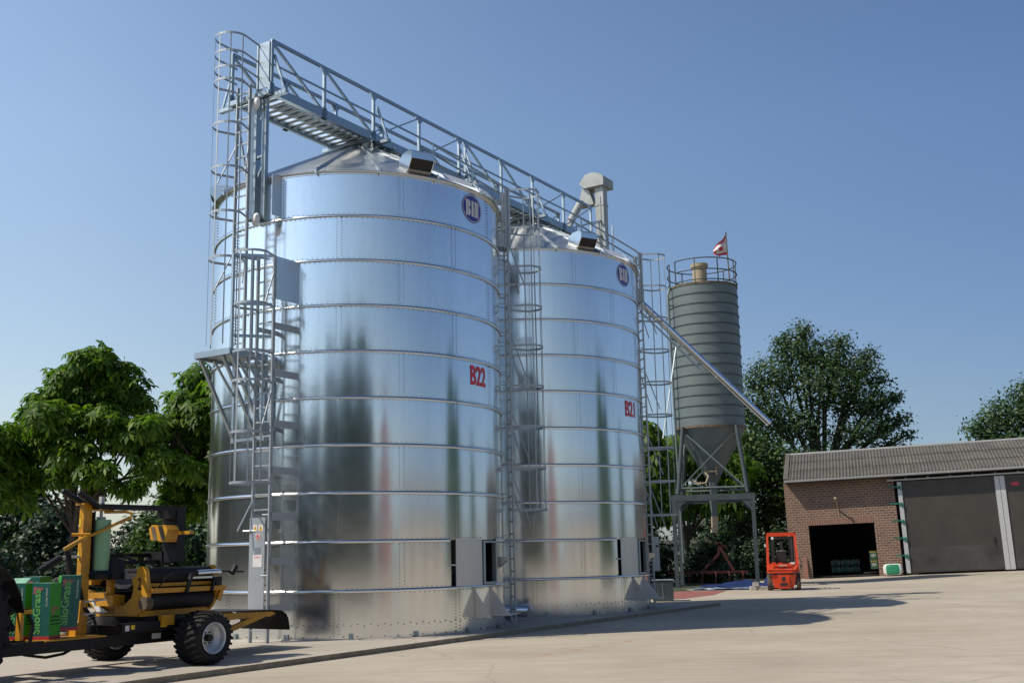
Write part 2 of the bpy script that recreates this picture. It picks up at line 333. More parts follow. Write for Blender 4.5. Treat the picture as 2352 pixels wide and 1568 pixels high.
    def build(s, name, mats, parent=None, smooth=None, label=None, cat=None, group=None, kind=None):
        me = bpy.data.meshes.new(name); root = parent
        while root is not None and root.parent is not None: root = root.parent
        loc = np.array(ROOTLOC.get(root.name, (0, 0, 0))) if root else np.zeros(3)
        v = np.array(s.v)-loc
        if root is None and kind is None:
            b = V((v[:, 0].min()+v[:, 0].max())/2, (v[:, 1].min()+v[:, 1].max())/2, v[:, 2].min()); v = v-b
        me.from_pydata(v.tolist(), [], s.f)
        mats = mats if isinstance(mats, (list, tuple)) else [mats]
        for q in mats: me.materials.append(M[q] if isinstance(q, str) else q)
        if len(mats) > 1: me.polygons.foreach_set('material_index', s.mi)
        if smooth is not None:
            me.polygons.foreach_set('use_smooth', [True]*len(s.f)); me.set_sharp_from_angle(angle=RAD(smooth))
        me.update(); o = bpy.data.objects.new(name, me); COL.objects.link(o)
        if parent is not None: o.parent = parent
        elif kind is None:
            o.location = b; ROOTLOC[o.name] = tuple(b)
        meta(o, label, cat, group, kind); return o
def meta(o, label=None, cat=None, group=None, kind=None):
    for k, q in (('label', label), ('category', cat), ('group', group), ('kind', kind)):
        if q: o[k] = q
def thing(name, loc, label, cat, group=None):
    o = bpy.data.objects.new(name, None); COL.objects.link(o); o.location = tuple(float(c) for c in loc); o.empty_display_size = 0.2
    ROOTLOC[o.name] = tuple(float(c) for c in loc); meta(o, label, cat, group); return o
def copy_part(ch, parent):
    c = ch.copy(); COL.objects.link(c); c.parent = parent
    for g in ch.children: copy_part(g, c)
    return c
def copy_thing(o, loc, label, skip=(), rot=None):
    r = o.copy(); COL.objects.link(r); r.location = tuple(float(c) for c in loc); r['label'] = label
    if rot is not None: r.rotation_euler = rot
    ROOTLOC[r.name] = tuple(float(c) for c in loc)
    for ch in list(o.children):
        if ch.get('once') or ch.name.split('.')[0] in skip: continue
        copy_part(ch, r)
    return r
_font = {}
def text_poly(txt, bold=0.0):
    """flat text as (verts 2-D, faces), normalised to unit box 0..1 in x and y"""
    k = (txt, bold)
    if k not in _font:
        cu = bpy.data.curves.new('lettering', 'FONT'); cu.body = txt; cu.offset = bold; cu.resolution_u = 3
        ob = bpy.data.objects.new('lettering', cu); me = bpy.data.meshes.new_from_object(ob)
        v = np.array([q.co[:2] for q in me.vertices]); f = [tuple(p.vertices) for p in me.polygons]
        bpy.data.objects.remove(ob); bpy.data.curves.remove(cu); bpy.data.meshes.remove(me)
        lo, hi = v.min(0), v.max(0); _font[k] = ((v-lo)/(hi-lo), f, (hi-lo)[0]/(hi-lo)[1])
    return _font[k]
def put_text(mb, txt, o, ex, ey, mi=0, bold=0.0):       # lettering on a flat face: origin, full width vector, full height vector
    v, f, _ = text_poly(txt, bold); o, ex, ey = np.array(o, float), np.array(ex, float), np.array(ey, float)
    return mb.add([o+ex*a+ey*b for a, b in v], f, mi)

# ---------------------------------------------------------------- frame shared by silos, catwalk, kerb and wrapper
C1 = V(-3.5754, 25.2162, 0); C2 = V(0.3835, 31.5232, 0); R = 3.282; STEP = 0.951; ZR = 0.0084; ZPAD = 0.05; ZY = -0.04
DD = unit(C2-C1); NN = V(DD[1], -DD[0], 0); UPV = V(0, 0, 1)
def P(al, off, z): return C1+DD*al+NN*off+UPV*z
def cyl(az, r, z, c=C1):
    a = RAD(az); return V(c[0]+r*cos(a), c[1]+r*sin(a), z)

# ---------------------------------------------------------------- ground
def gz(x, y):
    a = min(max((x-15.5)/10.5, 0), 1.15); b = min(max((y-34)/20, 0), 1); return ZY+0.31*a*b*b*(3-2*b)
def sheet(name, x0, x1, y0, y1, nx, ny, fz, mat, dz=0.0):
    m = MB(); xs = np.linspace(x0, x1, nx); ys = np.linspace(y0, y1, ny)
    vs = [(x, y, fz(x, y)+dz) for y in ys for x in xs]
    m.add(vs, [(j*nx+i, j*nx+i+1, (j+1)*nx+i+1, (j+1)*nx+i) for j in range(ny-1) for i in range(nx-1)])
    return m.build(name, mat, kind='structure', smooth=40)
sheet('ground', -900, 900, -300, 1500, 20, 20, lambda x, y: ZY-0.10, 'soil')
def yard_z(x, y): return gz(x, y)
m = MB(); xs = np.linspace(-45, 60, 106); ys = np.linspace(-45, 62, 108); idx = {}
vs = []; fs = []
def in_yard(x, y):
    if y > 47 and x < 10.8: return False
    if x < 7.2 and y > 40.5: return False
    if y < -9 and x < 6: return False
    if y < -20: return False
    if x < -24: return False
    return True
nx = len(xs)
for y in ys:
    for x in xs: vs.append((x, y, gz(x, y)))
for j in range(len(ys)-1):
    for i in range(nx-1):
        if in_yard((xs[i]+xs[i+1])/2, (ys[j]+ys[j+1])/2): fs.append((j*nx+i, j*nx+i+1, (j+1)*nx+i+1, (j+1)*nx+i))
m.add(vs, fs); m.build('yard', 'yard', kind='structure', smooth=40)
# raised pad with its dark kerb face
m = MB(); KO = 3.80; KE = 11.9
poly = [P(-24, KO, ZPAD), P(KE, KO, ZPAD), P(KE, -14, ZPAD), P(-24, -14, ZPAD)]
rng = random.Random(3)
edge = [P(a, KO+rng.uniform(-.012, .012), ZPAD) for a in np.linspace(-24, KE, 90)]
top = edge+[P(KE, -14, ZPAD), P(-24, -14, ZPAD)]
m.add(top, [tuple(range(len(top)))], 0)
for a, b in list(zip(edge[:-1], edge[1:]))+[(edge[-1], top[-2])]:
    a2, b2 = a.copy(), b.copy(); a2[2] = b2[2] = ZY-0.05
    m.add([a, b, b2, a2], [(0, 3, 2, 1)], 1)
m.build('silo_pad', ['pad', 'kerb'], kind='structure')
# red brick paving strip beyond the pad
m = MB(); a0 = [(4.5, 38.2), (5.6, 38.3), (7.1, 40.8), (8.3, 44.7), (6.3, 44.7), (4.5, 42)]
m.add([(x, y, ZY+0.006) for x, y in a0], [(0, 1, 2, 3, 4)]); m.build('red_paving', 'red_paving', kind='structure')

# ---------------------------------------------------------------- grain silos (one built, the second a copy)
def build_silo():
    t = thing('grain_silo', C1+UPV*ZPAD, 'large galvanised grain silo marked B22 at the left, nearest the bale wrapper', 'grain silo', 'galvanised grain silos')
    NA = 360; rings = [ZPAD]+[ZR+STEP*k for k in range(1, 11)]
    def opening(az, k): return k == 1 and (-29.6 <= az <= -19.2 or -47.3 <= az <= -44.9)
    m = MB(); rr = random.Random(11)
    azs = [-180+360*i/NA for i in range(NA)]
    for k in range(10):
        z0, z1 = rings[k], rings[k+1]; rows = 7; vs = []; fs = []
        st = 0 if k % 2 else 22.5
        wob = [rr.uniform(-1, 1) for _ in range(16)]
        for j in range(rows+1):
            tt = j/rows; z = z0+(z1-z0)*tt
            for i, az in enumerate(azs):
                w = sum(wob[q]*cos(RAD(az)*(q+3)+q*1.7)*0.00030 for q in range(8))
                r = R+0.0035*sin(pi*tt)+w*sin(pi*tt)+(0.0015 if k % 2 else 0)
                vs.append(cyl(az, r, z))
        for j in range(rows):
            for i in range(NA):
                if opening(azs[i]+0.5, k): continue
                i2 = (i+1) % NA; fs.append((j*NA+i, j*NA+i2, (j+1)*NA+i2, (j+1)*NA+i))
        m.add(vs, fs, 0)
    # bolts: along the hoops and up the staggered seams
    def bolt(az, z, s=0.011):
        c = cyl(az, R+0.006, z); n = V(cos(RAD(az)), sin(RAD(az)), 0); tn = V(-n[1], n[0], 0)
        a = [c+tn*s+UPV*s, c-tn*s+UPV*s, c-tn*s-UPV*s, c+tn*s-UPV*s]; b = [q+(c-q)*0.35+n*s*1.1 for q in a]
        m.add(a+b, [(4, 5, 6, 7), (0, 1, 5, 4), (1, 2, 6, 5), (2, 3, 7, 6), (3, 0, 4, 7)], 1)
    for k in range(1, 10):
        for q in range(110):
            az = -192+q*1.9
            if opening(az, 1) and k in (1, 2): continue
            bolt(az, rings[k]+0.055, 0.008); bolt(az+0.9, rings[k]-0.05, 0.008)
    for q in range(90):
        az = -190+q*2.3; bolt(az, 0.30+0.03*(q % 2)); 
        if q % 2: bolt(az, 0.10)
    for k in range(10):
        for s_ in range(8):
            az = (-66.6 if k % 2 else -89.1)+45*s_-135
            if not -200 < az < 12: continue
            for q in range(13):
                z = rings[k]+0.07+(rings[k+1]-rings[k]-0.14)*q/12
                bolt(az-0.9, z, 0.009); bolt(az+0.9, z+0.03, 0.009)
    m.build('wall', ['sheet', 'bolt'], t, smooth=35)
    # hoops
    for k in range(1, 11):
        z = ZR+STEP*k; m = MB(); segs = [(-180, 180)]
        if k == 2: segs = [(-19.0, 312.4)]
        pr = [(R+0.004, z-0.030), (R+0.030, z-0.024), (R+0.036, z-0.006), (R+0.030, z+0.018), (R+0.016, z+0.026), (R+0.002, z+0.034)]
        if k == 10: pr = [(R+0.002, z-0.05), (R+0.02, z-0.045), (R+0.02, z-0.01), (R+0.085, z), (R+0.085, z+0.012), (R, z+0.015)]
        for a0, a1 in segs:
            m.lathe(pr, (C1[0], C1[1], 0), 240, a0=RAD(a0), a1=RAD(a1))
        # bolt heads and splice plates of the hoop
        m.build('eave_rim' if k == 10 else 'hoop', 'rust_rim' if False else 'hoop', t, smooth=50)
    # roof: sixteen folded sectors and a collar
    m = MB(); NS = 16; ze, za, ra = ZR+STEP*10+0.012, 11.18, 0.42
    for q in range(NS):
        a0 = -75+q*22.5; a1 = a0+22.5
        aa = np.linspace(a0, a1, 7)
        vs = [cyl(a, R+0.10, ze) for a in aa]+[cyl(a, ra, za) for a in aa]
        m.add(vs, [(i, i+1, 8+i, 7+i) for i in range(6)])
        n0 = cyl(a0, R+0.12, ze+0.02); n1 = cyl(a0, ra, za+0.02)
        m.bar(n0, n1, 0.05, 0.07, UPV)
        e = cyl(a0, R+0.10, ze-0.05); m.bar(e, e+UPV*0.14, 0.035, 0.05, V(cos(RAD(a0)), sin(RAD(a0)), 0))
    m.lathe([(ra+0.02, za-0.05), (ra+0.02, za+0.14), (0.0, za+0.14)], (C1[0], C1[1], 0), 24)
    m.build('roof', 'roof_sheet', t, smooth=20)
    # vent hoods at the eave
    for az in (-59, 61, 192):
        m = MB(); n = V(cos(RAD(az)), sin(RAD(az)), 0); tn = V(-n[1], n[0], 0); b = cyl(az, R-0.48, ze+0.12); w = 0.26
        prof = [(0.0, 0.0), (0.0, 0.36), (0.20, 0.45), (0.50, 0.45), (0.62, 0.37), (0.62, 0.23), (0.44, 0.0)]
        pts = [(b+n*x+UPV*z) for x, z in prof]
        for sgn in (-1, 1):
            m.prism([p+tn*sgn*w for p in pts], tn*sgn*0.012)
        for (i, j) in ((0, 1), (1, 2), (2, 3), (3, 4), (4, 5)):
            m.bar((pts[i]+pts[j])/2-tn*w, (pts[i]+pts[j])/2+tn*w, np.linalg.norm(pts[i]-pts[j]), 0.014, np.cross(pts[j]-pts[i], tn))
        m.build('vent_hood', 'hoop', t)
        m = MB(); m.prism([pts[5]+tn*w*.94-n*.02, pts[5]-tn*w*.94-n*.02, pts[6]-tn*w*.94-n*.03, pts[6]+tn*w*.94-n*.03], -n*0.02+UPV*0.01)
        m.build('vent_mouth_dark', 'black', t)  # black sheet stands in for the shaded open underside
        m = MB(); m.bar(pts[6]-tn*w-n*.02+UPV*.02, pts[6]+tn*w-n*.02+UPV*.02, 0.07, 0.05, n); m.build('vent_lip', 'vent', t)
    # upturned eave strips, near-white paint in place of mirrored sky glare
    for a0, a1 in ((-49.5, -35), (-32, -20)):
        p, q = cyl(a0, R+0.06, ze+0.12), cyl(a1, R+0.06, ze+0.12); nm = cyl((a0+a1)/2, 1, 0)-cyl(0, 0, 0)
        m = MB(); m.bar(p, q, 0.012, 0.21, UPV*1.0-nm*0.8); m.build('eave_strip', 'bright_sheet', t)
    # door opening: frame, sliding panel, slot bolt
    zl, zh = ZR+STEP+0.03, ZR+2*STEP-0.02
    def cbar(a0, a1, r, z0, z1, dep, mb, mi=0):
        n = max(2, int(abs(a1-a0)/1.5)+1); aa = np.linspace(a0, a1, n)
        for u, w in zip(aa[:-1], aa[1:]):
            pts = [cyl(u, r, z0), cyl(w, r, z0), cyl(w, r, z1), cyl(u, r, z1)]; nn = cyl((u+w)/2, 1, 0)-V(C1[0], C1[1], 0)
            mb.prism(pts, nn*dep, mi)
    m = MB(); 
    cbar(-29.8, -28.7, R-0.04, zl, zh, 0.09, m); cbar(-20.0, -18.9, R-0.04, zl, zh, 0.09, m)
    cbar(-28.7, -20.0, R-0.04, zl, zl+0.05, 0.09, m); cbar(-28.7, -20.0, R-0.04, zh-0.04, zh, 0.09, m)
    m.build('door_frame', 'steel', t)
    m = MB(); cbar(-44.9, -30.2, R+0.010, zl-0.03, zh+0.05, 0.010, m); m.build('door_panel', 'panel', t)
    m = MB(); m.bar(cyl(-47.6, R+0.03, zl+0.42), cyl(-44.8, R+0.03, zl+0.42), 0.03, 0.03, UPV); m.build('slide_bolt', 'alu', t)
    m = MB(); cbar(-47.3, -44.9, R-0.12, zl-0.04, zh+0.02, 0.02, m); m.build('opening_dark', 'interior', t); m = MB()  # dark sheets behind the openings stand in for the unlit inside
    cbar(-29.6, -19.2, R-0.55, zl-0.05, zh+0.02, 0.02, m); m.build('opening_dark', 'interior', t)
    # gusset plates below the door
    for az in (-35.5, -23.5):
        n = V(cos(RAD(az)), sin(RAD(az)), 0); m = MB()
        m.prism([cyl(az, R, 0.93), cyl(az, R, 0.33), cyl(az, R+0.46, 0.33), cyl(az, R+0.42, 0.39)], V(-n[1], n[0], 0)*0.012)
        m.bar(cyl(az, R+0.02, 0.33), cyl(az, R+0.02, 0.93), 0.05, 0.03, n); m.build('gusset', 'panel', t)
    m = MB(); m.prism([cyl(-24, R+0.02, 0.34), cyl(-24, R+0.45, 0.34), cyl(-12, R+0.45, 0.34), cyl(-12, R+0.02, 0.34)], UPV*0.02); m.build('step_plate', 'panel', t)
    # inspection spout beside the door
    az = -14.5; n = V(cos(RAD(az)), sin(RAD(az)), 0); tn = V(-n[1], n[0], 0); b = cyl(az, R, 1.32); m = MB()
    m.prism([b-tn*.09, b+n*.02-tn*.09, b+n*.20+UPV*.14-tn*.09, b+n*.22+UPV*.20-tn*.09, b+UPV*.24-tn*.09], tn*0.18)
    m.build('inspection_spout', 'hoop', t)
    # anchor brackets round the foot
    for q in range(16):
        az = -84+q*22.5; n = V(cos(RAD(az)), sin(RAD(az)), 0); tn = V(-n[1], n[0], 0); c = cyl(az, R+0.01, ZPAD)
        m = MB(); m.boxax(c+n*.05+UPV*.008, n*.06, tn*.045, UPV*.008); m.boxax(c+n*.012+UPV*.06, n*.012, tn*.045, UPV*.05)
        m.tube(c+n*.06+UPV*.01, c+n*.06+UPV*.06, 0.012, n=6); m.build('anchor_bracket', 'steel', t)
    # badge
    def onwall(u, w, az, z, lift): return cyl(az+math.degrees(u/R), R+lift, z+w)
    def disc(a, b, az, z, lift, name, mat, par, ra=0.0, rb=0.0):
        mb = MB(); n = 48; k = 8; vs = []; fs = []
        for i in range(n):
            th = 2*pi*i/n
            for j in range(k+1):
                f = j/k; vs.append(onwall((ra+(a-ra)*f)*cos(th), (rb+(b-rb)*f)*sin(th), az, z, lift))
        for i in range(n):
            for j in range(k): fs.append((i*(k+1)+j, i*(k+1)+j+1, ((i+1) % n)*(k+1)+j+1, ((i+1) % n)*(k+1)+j))
        mb.add(vs, fs); return mb.build(name, mat, par)
    BA, BZ = -33.0, 9.13
    bd = disc(0.37, 0.325, BA, BZ, 0.009, 'badge', 'blue', t)
    disc(0.352, 0.307, BA, BZ, 0.012, 'badge_ring', 'white', bd, 0.335, 0.290)
    mb = MB()
    def stroke(poly):
        poly = [(x*0.46-0.235, y*0.36-0.18) for x, y in poly]
        mb.add([onwall(x, y, BA, BZ, 0.013) for x, y in poly], [tuple(range(len(poly)))])
    stroke([(0, 0), (0.14, 0), (0.14, 1), (0, 1)])
    stroke([(0.17, 0.53), (0.25, 0.53), (0.32, 0.60), (0.34, 0.78), (0.31, 0.93), (0.24, 1.0), (0.17, 1.0)])
    stroke([(0.17, 0.0), (0.25, 0.0), (0.33, 0.08), (0.36, 0.25), (0.33, 0.42), (0.25, 0.49), (0.17, 0.49)])
    stroke([(0.43, 0), (0.60, 0), (0.60, 1), (0.43, 1)])
    stroke([(0.67, 0), (0.84, 0), (0.67, 0.82)]); stroke([(0.67, 0.92), (0.67, 1), (0.83, 1), (1.02, 0), (0.87, 0)]); stroke([(0.87, 1), (1.02, 1), (1.02, 0.12)])
    mb.build('lettering', 'white', bd)
    # right-hand ladder and its cage
    AZL = 13.0; n = V(cos(RAD(AZL)), sin(RAD(AZL)), 0); tn = V(-n[1], n[0], 0); LR = R+0.285; hw = 0.21
    m = MB(); base = V(C1[0], C1[1], 0)+n*LR
    for sgn in (-1, 1):
        m.bar(base+tn*sgn*hw+UPV*ZPAD, base+tn*sgn*hw+UPV*10.42, 0.065, 0.035, n)
        m.bar(base+tn*sgn*(hw+.02)+UPV*8.95, base+tn*sgn*(hw+.02)+UPV*10.40, 0.13, 0.025, tn)
        m.bar(base-n*.16+tn*sgn*hw+UPV*8.95, base-n*.16+tn*sgn*hw+UPV*10.15, 0.05, 0.02, tn)
        m.boxax(base-n*.08+tn*sgn*hw+UPV*9.08, n*.16, tn*.012, UPV*.17)
    for q in range(33): m.bar(base-tn*hw+UPV*(0.35+q*0.285), base+tn*hw+UPV*(0.35+q*0.285), 0.032, 0.032, UPV)
    for k in range(1, 10):
        for dz_ in (-0.12, 0.12):
            for sgn in (-1, 1):
                p = base+tn*sgn*hw+UPV*(ZR+STEP*k+dz_); m.bar(p-n*0.30, p, 0.05 if dz_ > 0 else .03, 0.012, UPV)
    m.build('ladder', 'steel_pale', t)
    m = MB()
    def cage(mb, b, n, tn, z0, z1, hw, depth, step, nbar=5, bars=True, wid=0.05):
        zs = [z1-i*step for i in range(int((z1-z0)/step+1e-6)+1)]
        arc = [(-hw, 0.0)]+[(-0.36*cos(a), depth-0.36+0.36*sin(a)) for a in np.linspace(0, pi, 15)]+[(hw, 0.0)]
        for z in zs:
            pts = [b+tn*u+n*w+UPV*z for u, w in arc]
            for p, q in zip(pts[:-1], pts[1:]): mb.bar(p, q, 0.008, wid, UPV)
        for a in np.linspace(0.12, pi-0.12, nbar):
            u, w = -0.352*cos(a), depth-0.36+0.352*sin(a)
            mb.bar(b+tn*u+n*w+UPV*zs[-1], b+tn*u+n*w+UPV*z1, 0.028, 0.008, n*sin(a)-tn*cos(a))
    cage(m, base, n, tn, 2.6, 10.36, hw, 0.86, 0.97)
    for z in (9.05, 6.8, 4.9, 3.4):
        for sgn in (-1, 1): m.tube(base+tn*sgn*hw+UPV*z, base+tn*sgn*.33+n*.38+UPV*(z-1.15), 0.016, n=6)
    m.build('safety_cage', 'steel_pale', t)
    # stair handrails up the roof
    m = MB()
    for sgn in (-1, 1):
        for hgt, rin in ((0.95, 1.5), (0.50, 1.6), (0.08, 1.2)):
            f = lambda r, hh: V(C1[0], C1[1], 0)+n*r+tn*sgn*0.26+UPV*(ze+(R+0.10-r)/(R+0.1-ra)*(za-ze)+hh)
            pts = [f(rin, hgt), f(R+0.12, hgt), V(C1[0], C1[1], 0)+n*LR+tn*sgn*0.23+UPV*(10.36 if hgt > .9 else 10.0 if hgt > .3 else 9.45)]
            m.path(pts, 0.024, 6)
        for r in (1.75, 2.7):
            b0 = f(r, -0.08); m.bar(b0, b0+UPV*1.04, 0.055, 0.02, n)
    m.build('roof_handrail', 'steel', t)
    m = MB()
    for q in range(12):
        r = 1.0+q*0.2; c = V(C1[0], C1[1], 0)+n*r+UPV*(ze+(R+0.10-r)/(R+0.1-ra)*(za-ze)+0.07); m.boxax(c, n*.05, tn*.25, UPV*.012)
    m.build('roof_steps', 'steel', t)
    return t
silo1 = build_silo()
silo2 = copy_thing(silo1, C2+UPV*ZPAD, 'large galvanised grain silo marked B21, second one in front of the grey silo')
def silo_number(txt, c, par, az):
    v, f, _ = text_poly(txt, 0.028); m = MB()
    m.add([cyl(az+math.degrees(((a-.5)*0.60)/R), R+0.013, 5.18+b*0.43, c) for a, b in v], f); o = m.build('marking', 'red_text', par); return o
silo_number('B22', C1, silo1, -30.5); silo_number('B21', C2, silo2, -31.5)

# parts only the first silo has: left ladder with guard plate, cage, landing, upper ladder
LN = -DD; LT = NN                      # ladder faces -DD; sideways axis +NN
AL_L = -3.80
m = MB(); o0, o1 = 0.55, 1.00
def lad(mb, al, off0, off1, z0, z1, pitch=0.285):
    for o in (off0, off1): mb.bar(P(al, o, z0), P(al, o, z1), 0.035, 0.07, DD)
    q = z0+0.22
    while q < z1: mb.bar(P(al, off0, q), P(al, off1, q), 0.035, 0.03, UPV); q += pitch
lad(m, AL_L, o0, o1, ZPAD, 7.62); m.build('ladder', 'steel_pale', silo1)
m = MB(); m.box((AL_L-0.06, o0-0.02, 0.62), (AL_L-0.045, o1-0.06, 2.40), P); gp = m.build('ladder_guard_plate', 'steel_pale', silo1)
def sign_square(o, z, s, kindn):
    m = MB(); al = AL_L-0.066; m.box((al, o, z), (al+0.004, o+s, z+s), P, 0)
    a2 = al-0.002
    if kindn == 'tri':
        m.add([P(a2, o+s*.1, z+s*.12), P(a2, o+s*.9, z+s*.12), P(a2, o+s*.5, z+s*.88)], [(0, 1, 2)], 1)
        m.add([P(a2-.002, o+s*.45, z+s*.3), P(a2-.002, o+s*.55, z+s*.3), P(a2-.002, o+s*.55, z+s*.65), P(a2-.002, o+s*.45, z+s*.65)], [(0, 1, 2, 3)], 2)
    else:
        n = 20
        for i in range(n):
            t0, t1 = 2*pi*i/n, 2*pi*(i+1)/n
            m.add([P(a2, o+s*.5+s*r*cos(t), z+s*.5+s*r*sin(t)) for r, t in ((.30, t0), (.44, t0), (.44, t1), (.30, t1))], [(0, 1, 2, 3)], 3)
        m.add([P(a2, o+s*.4, z+s*.3), P(a2, o+s*.6, z+s*.3), P(a2, o+s*.6, z+s*.7), P(a2, o+s*.4, z+s*.7)], [(0, 1, 2, 3)], 2)
        m.add([P(a2-.002, o+s*.24, z+s*.7), P(a2-.002, o+s*.3, z+s*.76), P(a2-.002, o+s*.76, z+s*.3), P(a2-.002, o+s*.7, z+s*.24)], [(0, 1, 2, 3)], 3)
    m.build('warning_sign', ['white', 'yellow_sign', 'black', 'red_text'], gp)
sign_square(0.625, 2.14, 0.125, 'tri'); sign_square(0.775, 2.14, 0.125, 'tri'); sign_square(0.705, 1.97, 0.125, 'no')
m = MB(); m.box((AL_L-.066, .69, 1.72), (AL_L-.062, .83, 1.83), P); m.build('notice_plate', 'steel', gp)
m = MB(); m.box((AL_L-.066, .64, 1.46), (AL_L-.062, .88, 1.69), P)
for q in range(4): m.box((AL_L-.068, .69+q*.038, 1.635), (AL_L-.066, .71+q*.038, 1.66), P, 1)
m.build('notice_plate', ['white', 'red_text'], gp)
for z in (0.63, 1.30, 2.45):
    m = MB(); m.tube(P(AL_L-.02, o1, z), P(AL_L-.08, o1-.12, z), 0.012, n=6); m.build('guard_hinge', 'steel', gp)
# stand-off plates between right rail and wall
for z in (0.62, 1.50, 2.36, 3.23, 4.15, 5.15, 6.10):
    for oo, zz_, al_ in ((o1+.03, .14, -3.12), (o0, .10, -3.20)):
        m = MB(); m.prism([P(AL_L+.02, oo, z), P(AL_L+.02, oo, z+zz_), P(al_, oo, z+zz_), P(al_, oo, z)], LT*0.008); m.build('stand_off_plate', 'steel_pale', silo1)
m = MB(); m.prism([P(AL_L+.02, o1+.03, 6.72), P(AL_L+.02, o1+.03, 7.60), P(-3.10, o1+.03, 7.60), P(-3.10, o1+.03, 6.72)], LT*0.01); m.build('side_panel', 'roof_sheet', silo1)
m = MB(); m.prism([P(-3.52, .60, 8.62), P(-3.52, .60, 9.50), P(-3.20, .60, 9.50), P(-3.20, .60, 8.62)], LT*0.01); m.build('side_panel', 'roof_sheet', silo1)
def cage2(mb, al, oc, hw, z0, z1, zs, depth=0.72, wid=0.05, nbar=5):
    arc = [(-hw, 0.0)]+[(-0.36*cos(a), depth-0.36+0.36*sin(a)) for a in np.linspace(0, pi, 15)]+[(hw, 0.0)]
    for z in zs:
        pts = [P(al, oc, z)+LT*u+LN*w for u, w in arc]
        for p, q in zip(pts[:-1], pts[1:]): mb.bar(p, q, 0.008, wid, UPV)
    for a in np.linspace(0.12, pi-0.12, nbar):
        u, w = -0.352*cos(a), depth-0.36+0.352*sin(a)
        p = P(al, oc, 0)+LT*u+LN*w; mb.bar(p+UPV*z0, p+UPV*z1, 0.028, 0.008, LN*sin(a)-LT*cos(a))
m = MB(); cage2(m, AL_L, 0.775, 0.225, 3.05, 7.60, (7.60, 6.55, 5.60, 5.02, 4.02, 3.05)); 
for z in (7.3, 4.9): m.tube(P(AL_L, o1, z), P(AL_L-.4, o1+.1, z-.9), 0.016, n=6)
m.tube(P(AL_L, o0, 2.75), P(AL_L-.30, .45, 2.15), .016, n=6); m.tube(P(AL_L-.1, .40, 2.15), P(AL_L, o1, 2.15), .02, n=6)
m.build('safety_cage', 'steel_pale', silo1)
# landing
m = MB()
m.box((-4.42, -0.52, 5.62), (-3.45, 0.44, 5.67), P)
m.box((-4.44, -0.54, 5.58), (-4.39, 0.46, 5.70), P); m.box((-4.4, 0.42, 5.56), (-3.4, 0.47, 5.70), P); m.box((-4.4, -0.54, 5.56), (-3.2, -0.49, 5.70), P)
for o in (-0.45, 0.20, 0.42):
    m.bar(P(-4.36, o, 5.58), P(-3.42, o, 4.05), 0.06, 0.06, NN); m.bar(P(-3.42, o, 3.95), P(-3.42, o, 5.6), 0.07, 0.07, NN)
    m.bar(P(-4.0, o, 5.6), P(-3.42, o, 4.9), 0.04, 0.04, NN)
for z in (4.0, 4.8): m.bar(P(-3.42, -.45, z), P(-3.42, .42, z), 0.05, 0.05, UPV)
m.build('landing', 'steel', silo1)
m = MB()
for o in (0.44,):
    for al in (-4.38, -3.85): m.bar(P(al, o, 5.7), P(al, o, 7.62), 0.05, 0.05, DD)
for z in (7.6, 6.6, 5.95): m.bar(P(-4.38, .44, z), P(AL_L, o1, z), 0.012, 0.06, UPV)
m.bar(P(-4.38, .44, 7.6), P(-3.4, .44, 7.72), .06, .03, UPV)
m.build('landing_rail', 'steel', silo1)
for i, o in enumerate((-0.40, 0.15)): pass
# ---------------------------------------------------------------- catwalk over both silos
ct = thing('catwalk', P(3.5, 0, 11.2), 'long galvanised truss catwalk running over the roofs of both silos', 'catwalk')
DKZ = 11.30; TOPZ = 12.46; AL0, AL1 = -3.62, 10.75; ON, OFR = 0.60, -0.58
m = MB(); q = AL0+0.1; k = 0
while q < AL1:
    m.box((q, OFR+.06, DKZ+.045), (q+.115, ON-.06, DKZ+.06), P); m.box((q, OFR+.06, DKZ), (q+.010, ON-.06, DKZ+.045), P); m.box((q+.105, OFR+.06, DKZ), (q+.115, ON-.06, DKZ+.045), P)
    q += 0.225
m.build('deck', 'hoop', ct)
for o, sg in ((ON, 1), (OFR, -1)):
    m = MB(); m.box((AL0, o-.02, DKZ-.02), (AL1, o+.02, DKZ+.16), P); m.box((AL0, o-(.09 if sg > 0 else -.02), DKZ-.04), (AL1, o+(.02 if sg > 0 else .09), DKZ-.02), P)
    m.box((AL0, o-.03, TOPZ-.035), (AL1, o+.03, TOPZ+.035), P); m.box((AL0, o-.018, 11.92), (AL1, o+.018, 11.955), P)
    posts = [AL0+.02, -1.95, -0.22, 1.57, 3.32, 3.62, 5.38, 7.07, 8.9, 10.68]
    for al in posts:
        m.bar(P(al, o, DKZ-.05), P(al, o, TOPZ), 0.06, 0.07, DD)
        for sg2 in (-1, 1):
            if AL0 < al+sg2*.2 < AL1: m.prism([P(al, o, TOPZ-.03), P(al+sg2*.16, o, TOPZ-.03), P(al+sg2*.05, o, TOPZ-.16), P(al, o, TOPZ-.18)], NN*.035*sg)
            if AL0 < al+sg2*.2 < AL1: m.box((al-.07, o-.03, DKZ-.06), (al+.07, o+.03, DKZ+.2), P)
    for a, b, up in ((0, 1, 0), (1, 2, 0), (2, 3, 1), (3, 4, 1), (5, 6, 0), (6, 7, 0), (7, 8, 1), (8, 9, 1)):
        za, zb = (DKZ+.12, TOPZ-.06) if up else (TOPZ-.06, DKZ+.12)
        m.bar(P(posts[a]+.05, o, za), P(posts[b]-.05, o, zb), 0.045, 0.055 if not up else 0.035, UPV)
    m.build('truss_side', 'steel', ct)
